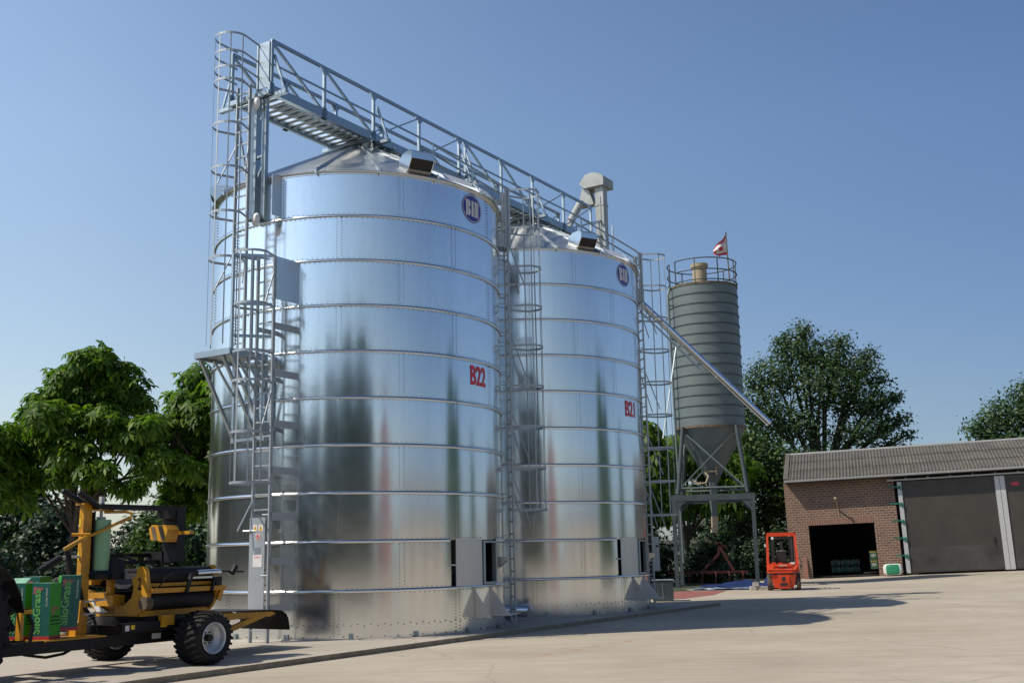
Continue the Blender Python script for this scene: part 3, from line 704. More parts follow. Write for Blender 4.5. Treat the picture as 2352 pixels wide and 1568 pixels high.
for al in (AL0+.08, -0.1, 3.36, 3.62, 7.2):
    m = MB(); m.box((al-.05, -.98, DKZ-.10), (al+.05, 1.0, DKZ-.02), P)
    for o, e in ((ON+.02, .94), (OFR-.02, -.92)): m.bar(P(al, o, 12.15), P(al, e, DKZ-.02), .05, .035, DD)
    m.build('outrigger', 'steel', ct)
for al, nm in ((0, ''), (7.447, '')):
    m = MB()
    for da in (-.45, .45): m.box((al+da-.05, -.75, 11.18), (al+da+.05, .75, 11.27), P)
    for da in (-.45, .45):
        for o in (-.45, .45): m.bar(P(al+da*.8, o*.8, 11.2), P(al+da*1.3, o*1.3, 10.78), .06, .06, NN)
    m.box((al-.2, -.2, 11.05), (al+.2, .2, 11.3), P)
    m.build('roof_saddle', 'steel', ct)
    m = MB(); m.box((al-.35, -.30, DKZ+.1), (al+.3, .3, DKZ+.36), P); m.build('inlet_box', 'steel_pale', ct)
m = MB(); m.box((AL0+.5, -.20, DKZ+.09), (AL1, .16, DKZ+.30), P); m.build('conveyor_trough', 'steel', ct)
# end legs on the first silo, door panel, upper ladder, top cage
m = MB()
m.box((-3.56, -.08, 8.62), (-3.52, .12, DKZ), P); m.box((-3.56, -.11, 8.60), (-3.40, -.08, DKZ), P); m.box((-3.56, .12, 8.60), (-3.40, .15, DKZ), P)
m.build('end_leg', 'steel', ct)
m = MB(); m.box((-3.60, .40, 8.55), (-3.48, .44, DKZ), P); m.box((-3.60, .37, 8.55), (-3.585, .47, DKZ), P); m.build('end_leg', 'steel', ct)
m = MB(); m.bar(P(-3.5, .15, 9.95), P(-3.5, .40, 9.97), .08, .05, UPV); m.bar(P(-3.5, .17, 9.5), P(-3.5, .40, 9.95), .05, .05, NN)
m.bar(P(-3.56, -.5, DKZ-.1), P(-3.3, -.3, 9.4), .05, .05, NN); m.bar(P(-3.56, .5, DKZ-.05), P(-3.56, .3, DKZ-.55), .05, .05, NN); m.build('leg_brace', 'steel', ct)
m = MB(); m.box((-3.66, .28, DKZ+.10), (-3.64, .585, TOPZ-.02), P); m.build('end_panel', 'steel', ct)
m = MB(); m.box((-3.68, .24, DKZ-.02), (-3.64, .28, TOPZ-.02), P); m.box((-3.70, -.60, DKZ-.08), (-3.62, .62, DKZ+.02), P); m.build('end_post', 'steel', ct)
m = MB(); lad(m, AL_L, -0.17, 0.19, 5.70, 11.50); m.build('ladder', 'steel_pale', ct)
m = MB(); cage2(m, AL_L, 0.01, 0.20, 5.8, 12.42, (7.6, 8.55, 9.5, 10.45, 11.40), nbar=5)
for z in (12.42, 12.03, 11.68):
    arc = [(-.36*cos(a), .36+.36*sin(a)) for a in np.linspace(0, pi, 15)]
    pts = [P(-3.66, -.36, z)]+[P(AL_L, .01, z)+LT*u+LN*w for u, w in arc]+[P(-3.66, .27, z)]
    for p_, q_ in zip(pts[:-1], pts[1:]): m.bar(p_, q_, 0.008, 0.045, UPV)
for z in (10.2, 7.9): m.tube(P(AL_L, -.17, z), P(AL_L-.35, -.34, z-.9), .014, n=6); m.tube(P(AL_L, .19, z), P(AL_L-.2, .30, z-.8), .014, n=6)
m.build('safety_cage', 'steel_pale', ct)
for (al, o, z) in ((-3.66, .28, 11.08), (-3.64, .32, 8.52)):
    m = MB(); m.lathe([(0.0, -.05), (.07, -.04), (.105, 0), (.07, .05), (0, .06)], P(al-.04, o, z), 16, ax=LN)
    m.v = [tuple(np.array(q)*V(1, 1, 1)+V(0, 0, (q[2]-z)*.45)) for q in m.v]; m.build('end_lamp', 'white', ct, smooth=60)

# ---------------------------------------------------------------- bucket elevator behind the second silo and its loading spout
et = thing('bucket_elevator', P(12.1, .3, ZPAD), 'tall pale grey bucket elevator rising behind the B21 silo', 'elevator')
m = MB(); m.box((11.92, .14, ZY-.02), (12.22, .44, 13.62), P)
for z in np.arange(1.5, 13, 1.9): m.box((11.90, .12, z), (12.24, .46, z+.05), P)
m.box((11.90, .30, 2), (11.93, .34, 13.2), P); m.build('shaft', 'elev', et)
m = MB(); prof = [(-.20, 13.56), (.52, 13.56), (.52, 13.87), (.36, 13.98), (.14, 14.05), (0, 14.05), (-.17, 14.01), (-.40, 13.74)]
m.prism([P(11.80, o, z) for o, z in prof], DD*.74); m.build('head', 'elev', et)
m = MB(); m.prism([P(11.95, -.36, 13.66), P(11.95, -.12, 13.56), P(11.95, .06, 13.0), P(11.95, -.52, 13.0)], DD*.3)
m.tube(P(11.95, -.42, 13.15), P(11.4, -.55, 12.35), .13, n=12); m.tube(P(11.4, -.55, 12.35), P(10.6, -.2, 11.5), .11, n=12)
m.build('chute', 'elev', et, smooth=40)
m = MB()
for z in (11.9, 12.4): m.bar(P(10.8, .5, z-.5), P(12.0, .3, z), .05, .05, UPV); m.bar(P(10.8, -.5, z-.5), P(12.0, .3, z), .05, .05, UPV)
m.bar(P(11.6, .62, 2), P(11.6, .62, 12), .05, .05, NN); m.bar(P(11.6, .9, 2), P(11.6, .9, 12.0), .05, .05, NN); m.build('brace', 'steel', et)
sp = thing('loading_spout', (3.4, 35.9, 6), 'bright round loading spout pipe slanting down past the grey silo', 'spout')
s0, s1 = V(3.35, 36.2, 10.83), V(8.62, 37.0, 5.70)
m = MB(); m.tube(s0, s1, .118, n=20)
m.lathe([(.118, -.012), (.112, -.012), (.112, -.3)], s1, 20, ax=s1-s0)
m.build('pipe', 'pipe', sp, smooth=40)
m = MB(); dv = unit(s1-s0)
for f in (.30, .47, .68, .995): m.lathe([(.118, -.03), (.135, -.02), (.135, .02), (.118, .03)], s0+(s1-s0)*f, 20, ax=dv)
m.build('clamp_ring', 'hoop', sp, smooth=40)
m = MB(); dn = unit(np.cross(dv, np.cross(UPV, dv)))*-1
dn = unit(V(dv[2], 0, -dv[0])); dn = dn if dn[2] < 0 else -dn
m.bar(s0+(s1-s0)*.22+dn*.22, s0+(s1-s0)*.60+dn*.26, .06, .05, UPV)
for f in (.25, .44, .59): m.bar(s0+(s1-s0)*f+dn*.1, s0+(s1-s0)*f+dn*.25, .04, .04, dv)
m.bar(s0+(s1-s0)*.45+dn*.26, V(4.9, 36.2, 5.2), .035, .035, NN)
m.build('support_bar', 'steel', sp)

# ---------------------------------------------------------------- bale wrapper
wt = thing('bale_wrapper', P(-7.5, 1.9, ZPAD), 'orange and black trailed bale wrapper with the number 2 on its table plate', 'bale wrapper')
def wheel(al, off, side):
    m = MB(); r, w = 0.40, 0.25; c = P(al, off, ZPAD+r)
    prof = [(.225, -w*.86), (.28, -w*1.0), (.34, -w*.98), (.376, -w*.80), (.386, -w*.4), (.388, 0), (.386, w*.4), (.376, w*.80), (.34, w*.98), (.28, w*1.0), (.225, w*.86)]
    m.lathe(prof, c, 48, ax=NN*side)
    x, y = perp(NN*side); nn = NN*side
    for q in range(26):
        for sg in (-1, 1):
            a = 2*pi*(q+(.5 if sg > 0 else 0))/26; b = a-0.20
            p0 = c+nn*sg*w*.97+(cos(b)*x+sin(b)*y)*.366; p1 = c+nn*sg*.02+(cos(a)*x+sin(a)*y)*.392; pm = c+nn*sg*w*.62+(cos((a+b)/2-.03)*x+sin((a+b)/2-.03)*y)*.392
            for u, v_ in ((p0, pm), (pm, p1)): m.bar(u, v_, (.036), .032, (u+v_)/2-c-nn*np.dot((u+v_)/2-c, nn))
    o = m.build('wheel', 'rubber', wt, smooth=35)
    m = MB(); m.lathe([(.230, w*.90), (.240, w*.96), (.230, w*.99), (.212, w*.93), (.202, w*.60), (.13, w*.38), (.13, w*.30), (.05, w*.30), (.05, w*.42), (0, w*.42)], c, 40, ax=nn)
    m.lathe([(.230, -w*.90), (.212, -w*.93), (.2, -w*.3), (0, -w*.3)], c, 24, ax=nn)
    m.build('rim', 'rim', o, smooth=40)
    m = MB()
    m.tube(c+nn*w*.30, c+nn*w*.62, .055, n=14)
    for q in range(6):
        a = q*pi/3; p = c+(cos(a)*x+sin(a)*y)*.09; m.tube(p+nn*w*.3, p+nn*w*.40, .014, n=6)
    m.build('hub', 'mblack', o)
wheel(-7.20, 3.00, 1); wheel(-7.21, 0.76, -1)
m = MB()
for o in (2.42, 1.32): m.box((-10.3, o-.05, .40), (-6.2, o+.05, .57), P)
m.bar(P(-7.2, .8, .49), P(-7.2, 2.95, .49), .11, .11, UPV)
for a in (-9.9, -8.9, -8.3, -6.4): m.box((a, 1.3, .42), (a+.1, 2.4, .54), P)
m.box((-10.9, 1.75, .42), (-9.8, 1.95, .56), P)
m.build('chassis', 'mblack', wt)
m = MB(); m.box((-8.45, 2.52, .60), (-6.75, 2.66, .73), P); m.box((-8.45, 1.2, .58), (-8.3, 2.6, .70), P)
m.lathe([(0.60, .66), (.66, .66), (.66, .80), (.60, .80)], P(-7.45, 1.9, 0), 32, closed=True)
m.build('turntable_ring', 'mblack', wt)
m = MB()
for a, w_ in ((-8.30, .07), (-7.75, .12), (-7.22, .10)): m.box((a, 2.662, .635), (a+w_, 2.666, .70), P)
m.build('decal', 'label_yellow', wt)
m = MB(); m.box((-8.40, 2.662, .62), (-8.33, 2.666, .70), P); m.box((-7.75, 2.472, .46), (-7.58, 2.476, .54), P); m.build('decal', 'white', wt)
# table: end plates, rollers, belts, side tube
plate = [(1.18, 1.20), (1.38, 1.18), (1.42, 1.06), (1.88, 1.04), (1.92, 0.98), (2.12, 0.96), (2.30, 1.08), (2.34, 1.23), (2.29, 1.35), (2.40, 1.43), (2.40, 1.50), (2.46, 1.545), (2.54, 1.545), (2.60, 1.49), (2.64, 1.28), (2.68, 1.20), (2.64, 1.05), (2.55, 0.90), (2.43, 0.81), (1.57, 0.81), (1.30, 1.0)]
for a in (-8.02, -6.66):
    m = MB(); m.prism([P(a, o, z) for o, z in plate], DD*.07); pl = m.build('end_plate', 'orange', wt)
    if a < -8:
        m = MB(); put_text(m, '2', P(a-.006, 2.435, 1.20), NN*.085, UPV*.185, 0, 0.02); m.build('lettering', 'black', pl)
        m = MB(); put_text(m, 'Tanco', P(a-.006, 1.62, .85), NN*.30, UPV*.10, 0, 0.0)
        m.box((a-.006, 1.60, .835), (a-.003, 1.94, .842), P); m.build('lettering', 'mblack', pl)
        m = MB(); m.prism([P(a-.02, 1.36, 1.06), P(a-.02, 1.42, 1.04), P(a-.02, 1.74, .90), P(a-.02, 1.68, .86), P(a-.02, 1.56, .86)], -DD*.02); m.build('scuffed_guard', 'sack_white', pl)
m = MB(); m.box((-8.0, 1.45, .80), (-6.6, 2.48, .93), P); m.box((-7.95, 2.30, .93), (-6.65, 2.42, 1.0), P)
m.box((-8.12, 1.6, .96), (-7.9, 2.0, 1.12), P); m.box((-8.14, 1.42, 1.08), (-8.0, 1.86, 1.16), P); m.box((-8.1, 1.80, 1.1), (-8.02, 1.90, 1.36), P); m.box((-8.1, 1.22, 1.28), (-7.9, 1.44, 1.36), P)
m.build('table_frame', 'orange', wt)
m = MB(); m.box((-7.98, 2.62, 1.145), (-6.50, 2.72, 1.215), P); m.box((-7.95, 2.56, 1.24), (-6.6, 2.60, 1.29), P); m.prism([P(-6.56, 2.70, 1.22), P(-6.50, 2.70, 1.20), P(-6.58, 2.70, .98), P(-6.66, 2.70, 1.0)], -NN*.04)
m.box((-7.75, 2.60, .66), (-7.5, 2.68, .81), P)
m.build('side_tube', 'orange', wt)
def roller(off, z, r, a0=-7.93, a1=-6.68, mat='belt'):
    m = MB(); m.tube(P(a0, off, z), P(a1, off, z), r, n=28); m.tube(P(a0-.05, off, z), P(a1+.05, off, z), .04, n=10); return m.build('roller', mat, wt, smooth=40)
roller(2.50, 1.03, .145); roller(2.47, 1.395, .135); roller(1.35, 1.36, .13); roller(1.35, 1.03, .13)
m = MB(); bl = [(1.24, 1.44), (1.35, 1.50), (1.55, 1.36), (1.80, 1.22), (2.05, 1.20), (2.28, 1.34), (2.42, 1.52)]
for (o, z), (o2, z2) in zip(bl[:-1], bl[1:]): m.prism([P(-7.9, o, z), P(-7.9, o2, z2), P(-6.72, o2, z2), P(-6.72, o, z)], UPV*.012)
m.build('belt', 'belt_grey', wt)
m = MB(); m.tube(P(-7.98, 2.50, 1.03), P(-8.0, 2.50, 1.03), .12, n=20); m.tube(P(-8.05, 2.60, 1.0), P(-7.93, 2.60, 1.0), .10, n=20); m.build('roller_bearing', 'rust', wt)
# front mast and its console
m = MB(); m.box((-8.68, 1.85, .52), (-8.53, 1.95, 2.50), P); m.box((-8.72, 1.80, 2.48), (-8.48, 2.0, 2.51), P); m.box((-8.53, 1.80, 1.36), (-8.15, 1.99, 1.375), P)
m.box((-8.53, 1.8, 2.40), (-8.15, 1.97, 2.42), P)
m.build('mast', 'orange', wt)
m = MB(); m.box((-8.515, 1.83, 1.45), (-8.495, 1.99, 2.38), P); m.build('mast_rail', 'mblack', wt)
for z in (2.16, 1.66): 
    m = MB(); m.box((-8.685, 1.855, z), (-8.681, 1.90, z+.12), P); m.build('decal', 'label_yellow', wt)
m = MB(); m.prism([P(-8.85, 2.12, .53), P(-8.66, 2.12, .53), P(-8.66, 2.12, 1.08), P(-8.78, 2.12, 1.08), P(-8.80, 2.12, .78), P(-8.85, 2.12, .72)], -NN*.20)
m.box((-9.6, 1.3, .555), (-8.6, 2.5, .575), P); m.build('console', 'orange', wt)
m = MB()
for z in (.88, 1.06): m.tube(P(-8.85, 2.28, z), P(-8.45, 2.28, z+.02), .014, n=6)
m.build('console_rod', 'alu', wt)
m = MB(); m.lathe([(0, 1.37), (.21, 1.37), (.23, 1.44), (.20, 1.50), (0, 1.50)], P(-8.33, 1.88, 0), 28); m.build('film_plate', 'mblack', wt, smooth=40)
m = MB(); m.lathe([(0, 1.36), (.16, 1.36), (.165, 1.42), (.125, 1.66), (.10, 1.68), (0, 1.68)], P(-8.10, 1.98, 0), 28); m.build('film_cone', 'mblack', wt, smooth=40)
m = MB(); m.tube(P(-8.33, 1.9, 2.27), P(-8.33, 1.9, 2.62), .025, n=10); m.box((-8.36, 1.87, 2.46), (-8.30, 1.93, 2.62), P); m.tube(P(-8.33, 1.9, 2.27), P(-8.33, 1.9, 2.31), .07, n=14); m.build('film_spindle', 'alu', wt)
m = MB(); m.path([P(-8.95, 1.95, 1.84), P(-8.62, 2.0, 2.02), P(-8.55, 2.02, 2.04), P(-7.98, 2.15, 2.30), P(-7.95, 2.15, 2.36), P(-8.02, 2.1, 2.385), P(-8.3, 1.93, 2.38)], .024, 8)
m.bar(P(-8.98, 1.94, 1.82), P(-8.66, 2.0, 2.0), .06, .05, UPV); m.tube(P(-8.8, 1.85, 2.04), P(-8.6, 2.02, 2.04), .025, n=8); m.build('bent_handle', 'orange', wt, smooth=50)
# satellite arm
m = MB()
for o in (1.78, 2.02): m.box((-8.55, o-.035, 2.425), (-6.80, o+.035, 2.50), P)
m.box((-6.98, 1.72, 1.60), (-6.80, 2.06, 2.50), P)
m.box((-7.12, 1.74, 2.30), (-6.95, 2.04, 2.45), P)
for z in (1.72, 1.61):
    m.box((-8.1, 1.40 if z > 1.7 else 1.62, z-.03), (-6.85, (1.40 if z > 1.7 else 1.62)+.07, z+.03), P)
m.box((-7.0, 1.35, 1.55), (-6.8, 1.75, 1.78), P); m.bar(P(-7.55, 1.45, 1.73), P(-7.40, 1.65, 1.62), .05, .04, UPV)
m.build('wrapping_arm', 'mblack', wt)
m = MB()
bx = [(-7.22, 1.72, 1.96), (-7.22, 2.06, 1.92), (-7.22, 2.12, 2.12), (-7.22, 2.06, 2.19), (-7.22, 1.74, 2.20), (-7.22, 1.67, 2.14)]
m.prism([P(*q) for q in bx], DD*.24); m.box((-7.02, 2.16, 2.04), (-6.92, 2.40, 2.09), P); bxo = m.build('arm_guard', 'orange', wt)
m = MB()
for o in (1.72, 1.90):
    m.add([P(-7.226, o, 2.17), P(-7.226, o+.09, 2.17), P(-7.226, o+.17, 1.95), P(-7.226, o+.08, 1.95)], [(0, 1, 2, 3)])
m.build('shadow_stripe', 'rust', bxo)  # shadows of the beams above, painted as dark bands on the guard
def grip(a, b, r):
    m = MB(); a, b = np.array(a), np.array(b); m.tube(a, b, r, n=14)
    m.lathe([(0, -.03), (r*.7, -.025), (r, 0)], a, 14, ax=b-a); m.build('film_gripper', 'mblack', wt, smooth=50)
grip(P(-8.98, 1.85, 2.68), P(-8.56, 1.85, 2.48), .045); grip(P(-8.90, 2.12, 2.65), P(-8.50, 2.05, 2.45), .045); grip(P(-9.28, 1.85, 1.53), P(-9.0, 1.90, 1.70), .055)
m = MB(); m.tube(P(-9.02, 1.9, 1.70), P(-8.55, 1.9, 1.72), .02, n=8); m.box((-7.95, 1.85, 1.42), (-7.85, 1.97, 1.46), P); m.build('gripper_rod', 'alu', wt)
# hydraulic cylinder over the table and its hose
m = MB(); m.tube(P(-7.10, 2.70, 1.43), P(-6.62, 2.70, 1.44), .040, n=16); m.box((-7.2, 2.68, 1.34), (-6.7, 2.72, 1.37), P); m.build('ram', 'pipe', wt, smooth=40)
m = MB(); m.bar(P(-7.22, 2.72, 1.42), P(-7.34, 2.74, 1.13), .05, .05, NN); m.bar(P(-6.75, 2.72, 1.36), P(-6.82, 2.74, 1.14), .04, .04, NN); m.tube(P(-6.62, 2.7, 1.44), P(-6.1, 2.7, 1.42), .015, n=6); m.tube(P(-6.36, 2.7, 1.40), P(-6.28, 2.7, 1.52), .05, n=8)
m.box((-6.72, 2.66, 1.22), (-6.6, 2.73, 1.36), P); m.box((-7.18, 2.69, 1.40), (-7.08, 2.71, 1.46), P); m.build('ram_bracket', 'mblack', wt)
m = MB(); m.path([P(-7.86, 2.7, 1.22), P(-7.75, 2.73, 1.36), P(-7.6, 2.74, 1.45), P(-7.4, 2.73, 1.46), P(-7.2, 2.70, 1.43)], .011, 6); m.build('hose', 'mblack', wt)
for dx in (0, .045):
    m = MB(); m.path([P(-8.98+dx, 1.98, 1.80), P(-8.92+dx, 2.02, 1.55), P(-8.80+dx, 2.06, 1.25), P(-8.74+dx, 2.1, .98), P(-8.60, 2.2, .80), P(-8.55, 2.3, .5), P(-8.58, 2.3, .36)], .020, 6); m.build('hose', 'mblack', wt)
m = MB(); m.path([P(-9.95, 2.0, .50), P(-9.7, 2.2, .38), P(-9.45, 2.3, .33), P(-9.2, 2.35, .36), P(-9.0, 2.4, .46)], .022, 6); m.build('hose', 'mblack', wt)
m = MB(); m.path([P(-10.6, 2.2, 1.02), P(-10.1, 2.3, 1.08), P(-9.86, 2.4, 1.0), P(-9.76, 2.42, .80), P(-9.78, 2.4, .55)], .026, 7); m.build('hose', 'mblack', wt)
m = MB(); m.box((-9.98, 2.36, .60), (-9.93, 2.46, 1.04), P); m.box((-9.96, 2.40, .95), (-9.80, 2.46, 1.0), P); m.build('hose_post', 'orange', wt)
# tail platform with rubber curtain
m = MB()
for o in (1.0, 2.05):
    m.prism([P(-6.4, o, .74), P(-4.80, o, .70), P(-4.72, o, .66), P(-4.85, o, .62), P(-5.45, o, .62), P(-6.4, o, .60)], NN*.05)
    m.bar(P(-5.0, o+.025, .66), P(-6.15, o+.025, .36), .09, .06, NN)
m.box((-6.0, 1.0, .5), (-5.9, 2.1, .6), P); m.box((-6.25, 1.2, .42), (-5.85, 2.1, .54), P)
m.build('tail_frame', 'orange', wt)
m = MB(); cv = [(-6.4, .765), (-5.3, .735), (-4.85, .725), (-4.62, .70), (-4.50, .64), (-4.44, .55), (-4.40, .36)]
for (a, z), (a2, z2) in zip(cv[:-1], cv[1:]): m.prism([P(a, .92, z), P(a, 2.14, z), P(a2, 2.14, z2), P(a2, .92, z2)], UPV*.012+DD*.006)
m.build('rubber_curtain', 'belt', wt)

fr = MB(); fr.lathe([(.04, 1.485), (.152, 1.485), (.152, 2.265), (.04, 2.265)], P(-8.33, 1.9, 0), 32, closed=True)
fr.prism([P(-8.47, 1.95, 1.70), P(-8.70, 1.85, 1.71), P(-8.70, 1.85, 1.735), P(-8.47, 1.95, 1.735)], NN*.008)
fr.build('film_roll', 'film', smooth=40, label='pale green wrapping film roll standing on the orange mast of the wrapper', cat='film roll')

def carton(al, off, z, yaw, tilt, label, flap=False):
    """al/off of the front right foot corner; teal face looks along -DD, green face along +NN"""
    w, hh = 0.275, 0.775; base = P(al, off, z)
    ca, sa = cos(yaw), sin(yaw); e1 = -(NN*ca+DD*sa); e2 = DD*ca-NN*sa
    ez = unit(UPV+e1*tilt); 
    def q(a, b, c): return base+e1*a*w+e2*b*w+ez*c
    t = thing('film_carton', base, label, 'carton', 'film cartons on the wrapper')
    m = MB(); m.box((0, 0, 0), (1, 1, hh), q)
    m.mi = [0, 3, 1, 2, 2, 1]            # bottom, top, teal, far side, green, other
    m.mi = [0, 3, 0, 0, 1, 1]
    if flap:
        m.prism([q(0, 0, hh+.001), q(1, 0, hh+.001), q(1, .45, hh+.07), q(0, .45, hh+.07)], ez*.004, 3)
    m.build('box', ['teal', 'green', 'green', 'carton_top'], t)
    m = MB(); m.box((-.006, -.006, .002), (1.006, 1.006, .045), q); m.build('band', 'red_band', t)
    m = MB(); fo = -e2*.004
    put_text(m, 'SiloGrass', q(.50, 0, .075)+fo, ez*.62, -(-e1)*w*.44*1.0, 0, 0.03)
    m.build('print', 'green_text', t)
    m = MB(); put_text(m, '5', q(.92, 0, .63)+fo, -e1*w*.20, ez*.09, 0, 0.04); put_text(m, 'star', q(.70, 0, .675)+fo, -e1*w*.34, ez*.045, 0, 0.02); m.build('print', 'pink', t); m = MB()
    po = -e1*.004
    put_text(m, '5', q(0, .20, .34)+po, e2*w*.22, ez*.10, 0, 0.04); put_text(m, 'star', q(0, .46, .40)+po, e2*w*.34, ez*.045, 0, 0.02)
    m.build('print', 'pink', t)
    m = MB(); put_text(m, 'SILAGE WRAP', q(.12, 0, .45)+fo, ez*.26, e1*w*.09, 0, 0.0); m.build('print', 'sack_white', t)
    m = MB()
    for k in range(3): m.prism([q(0, .12, .20+k*.05)+po, q(0, .90, .20+k*.05)+po, q(0, .90, .215+k*.05)+po, q(0, .12, .215+k*.05)+po], po*.3)
    m.build('print', 'black', t)
carton(-9.50, 2.42, .578, 0.38, .03, 'front green and teal film carton nearest the camera on the wrapper tray')
carton(-9.62, 2.02, .578, 0.36, .02, 'leftmost green film carton with its lid flap open, beside the tractor', True)
carton(-9.17, 1.70, .66, 0.40, .02, 'green and teal film carton rearmost in the group, half hidden behind the front one')
carton(-9.02, 2.38, .675, 1.08, -.045, 'tall teal film carton leaning against the orange mast of the wrapper')

# ---------------------------------------------------------------- tractor at the left edge
tt = thing('tractor', P(-11.4, 1.9, ZPAD), 'dark tractor rear cut off by the left edge of the photo', 'tractor')
def bigwheel(al, off, r, w):
    m = MB(); c = P(al, off, ZPAD+r); nn = NN
    m.lathe([(r*.5, -w*.9), (r*.8, -w), (r*.93, -w*.85), (r*.95, 0), (r*.93, w*.85), (r*.8, w), (r*.5, w*.9)], c, 44, ax=nn)
    x, y = perp(nn)
    for q in range(22):
        for sg in (-1, 1):
            a = 2*pi*(q+(.5 if sg > 0 else 0))/22; b = a-.24
            p0 = c+nn*sg*w*.98+(cos(b)*x+sin(b)*y)*r*.93; p1 = c+nn*sg*.0+(cos(a)*x+sin(a)*y)*r*.965
            m.bar(p0, p1, .06, .09, (p0+p1)/2-c)
    o = m.build('wheel', 'rubber', tt, smooth=35)
    m = MB(); m.lathe([(r*.52, w*.8), (r*.5, w*.6), (r*.2, w*.4), (0, w*.4)], c, 28, ax=nn); m.build('rim', 'orange', o, smooth=40)
bigwheel(-11.11, 2.62, .80, .24); bigwheel(-11.11, 1.12, .80, .24)
m = MB(); m.box((-12.6, 1.6, .65), (-10.75, 2.1, 1.30), P); m.box((-11.0, 1.5, .55), (-10.5, 2.2, .80), P); m.build('rear_body', 'mblack', tt)
for o in (2.62, 1.12):
    m = MB(); aa = np.linspace(.15, 2.4, 10); pts = [(-11.11+.90*cos(a), ZPAD+.80+.92*sin(a)) for a in aa]
    for (a, z), (a2, z2) in zip(pts[:-1], pts[1:]): m.prism([P(a, o-.26, z), P(a, o+.26, z), P(a2, o+.26, z2), P(a2, o-.26, z2)], UPV*.03)
    m.build('mudguard', 'mblack', tt)
    m = MB(); m.tube(P(-10.56, o-.1, 1.80), P(-10.46, o-.1, 1.80), .06, n=14); m.bar(P(-10.71, o-.1, 1.55), P(-10.53, o-.1, 1.80), .03, .03, NN); m.build('rear_lamp', 'mblack', tt)
m = MB(); m.box((-12.8, 1.35, 1.3), (-11.75, 2.4, 2.6), P); m.build('cab', 'mblack', tt)

# ---------------------------------------------------------------- grey silo on its stand
GC = V(8.95, 50.05, 0); th = RAD(-12); gx, gy = V(cos(th), sin(th), 0), V(-sin(th), cos(th), 0); GR = 1.575
def Gp(a, b, z): return GC+gx*a+gy*b+UPV*z
gt = thing('grey_silo', GC+UPV*ZY, 'weathered grey-green steel silo with conical hopper on a tall leg stand', 'silo')
m = MB(); pr = []; z0, z1 = 6.93, 13.45; nb = 14
for k in range(nb):
    za, zb = z0+(z1-z0)*k/nb, z0+(z1-z0)*(k+1)/nb; pr += [(GR, za+.02), (GR, zb-.02)]
pr += [(GR, z1), (.55, z1+.22)]
m.lathe([(0.16, 4.45), (GR, z0), ]+pr, GC, 72); m.build('body', 'grey_silo', gt, smooth=25)
for k in range(nb+1):
    z = z0+(z1-z0)*k/nb; m = MB(); w = .022 if 0 < k < nb else .05
    m.lathe([(GR, z-w), (GR+.03, z-w), (GR+.03, z+w), (GR, z+w)], GC, 72, closed=True); m.build('ring', 'grey_dark' if 0 < k < nb else 'rust', gt, smooth=30)
m = MB(); m.lathe([(.62, z1+.13), (.50, z1+.20), (.33, z1+.24), (.33, z1+1.02), (.40, z1+1.05), (.41, z1+1.22), (.0, z1+1.22)], GC+V(-.10, 0, 0), 28); m.build('vent_pipe', 'vent', gt, smooth=40)
m = MB()
for hgt in (1.15, .62, .15): m.path([GC+V((GR+.02)*cos(a), (GR+.02)*sin(a), z1+hgt) for a in np.linspace(-2.6, 3.35, 60)], .028, 6)
for a in np.linspace(-2.6, 3.35, 10): m.bar(GC+V((GR+.02)*cos(a), (GR+.02)*sin(a), z1-.05), GC+V((GR+.02)*cos(a), (GR+.02)*sin(a), z1+1.15), .04, .04, UPV*0+V(cos(a), sin(a), 0))
m.build('guard_rail', 'grey_dark', gt)
m = MB(); m.path([GC+V(-1.3, -.3, z1+.1), GC+V(-1.62, -.5, z1-.02), GC+V(-1.72, -.6, z1-.4), GC+V(-1.72, -.62, z1-1), GC+V(-1.66, -.62, 5.5), GC+V(-1.60, -.62, 1.0)], .055, 8)
for z in (12.6, 11.0, 9.2, 7.4): m.bar(GC+V(-1.75, -.6, z), GC+V(-1.45, -.55, z), .05, .05, UPV)
m.build('fill_pipe', 'grey_silo', gt, smooth=40)
tops = {}
for sx in (-1, 1):
    for sy in (-1, 1):
        m = MB(); m.tube(Gp(1.50*sx, 1.50*sy, 3.98), Gp(1.17*sx, 1.17*sy, 6.95), .095, n=12); m.build('upper_leg', 'grey_dark', gt, smooth=40)
        m = MB(); m.box((sx*1.70-.085, sy*1.70-.085, ZY), (sx*1.70+.085, sy*1.70+.085, 3.66), Gp); m.box((sx*1.70-.16, sy*1.70-.16, ZY), (sx*1.70+.16, sy*1.70+.16, ZY+.04), Gp)
        m.prism([Gp(sx*1.6, sy*1.72, 3.62), Gp(sx*1.22, sy*1.72, 3.62), Gp(sx*1.6, sy*1.72, 3.25)], gy*.03*sy)
        m.build('stand_leg', 'grey_dark', gt)
m = MB()
for s_ in (-1, 1):
    m.box((-1.80, s_*1.70-.07, 3.66), (1.80, s_*1.70+.07, 3.93), Gp); m.box((s_*1.70-.07, -1.6, 3.66), (s_*1.70+.07, 1.6, 3.93), Gp)
m.build('stand_frame', 'grey_dark', gt)
m = MB()
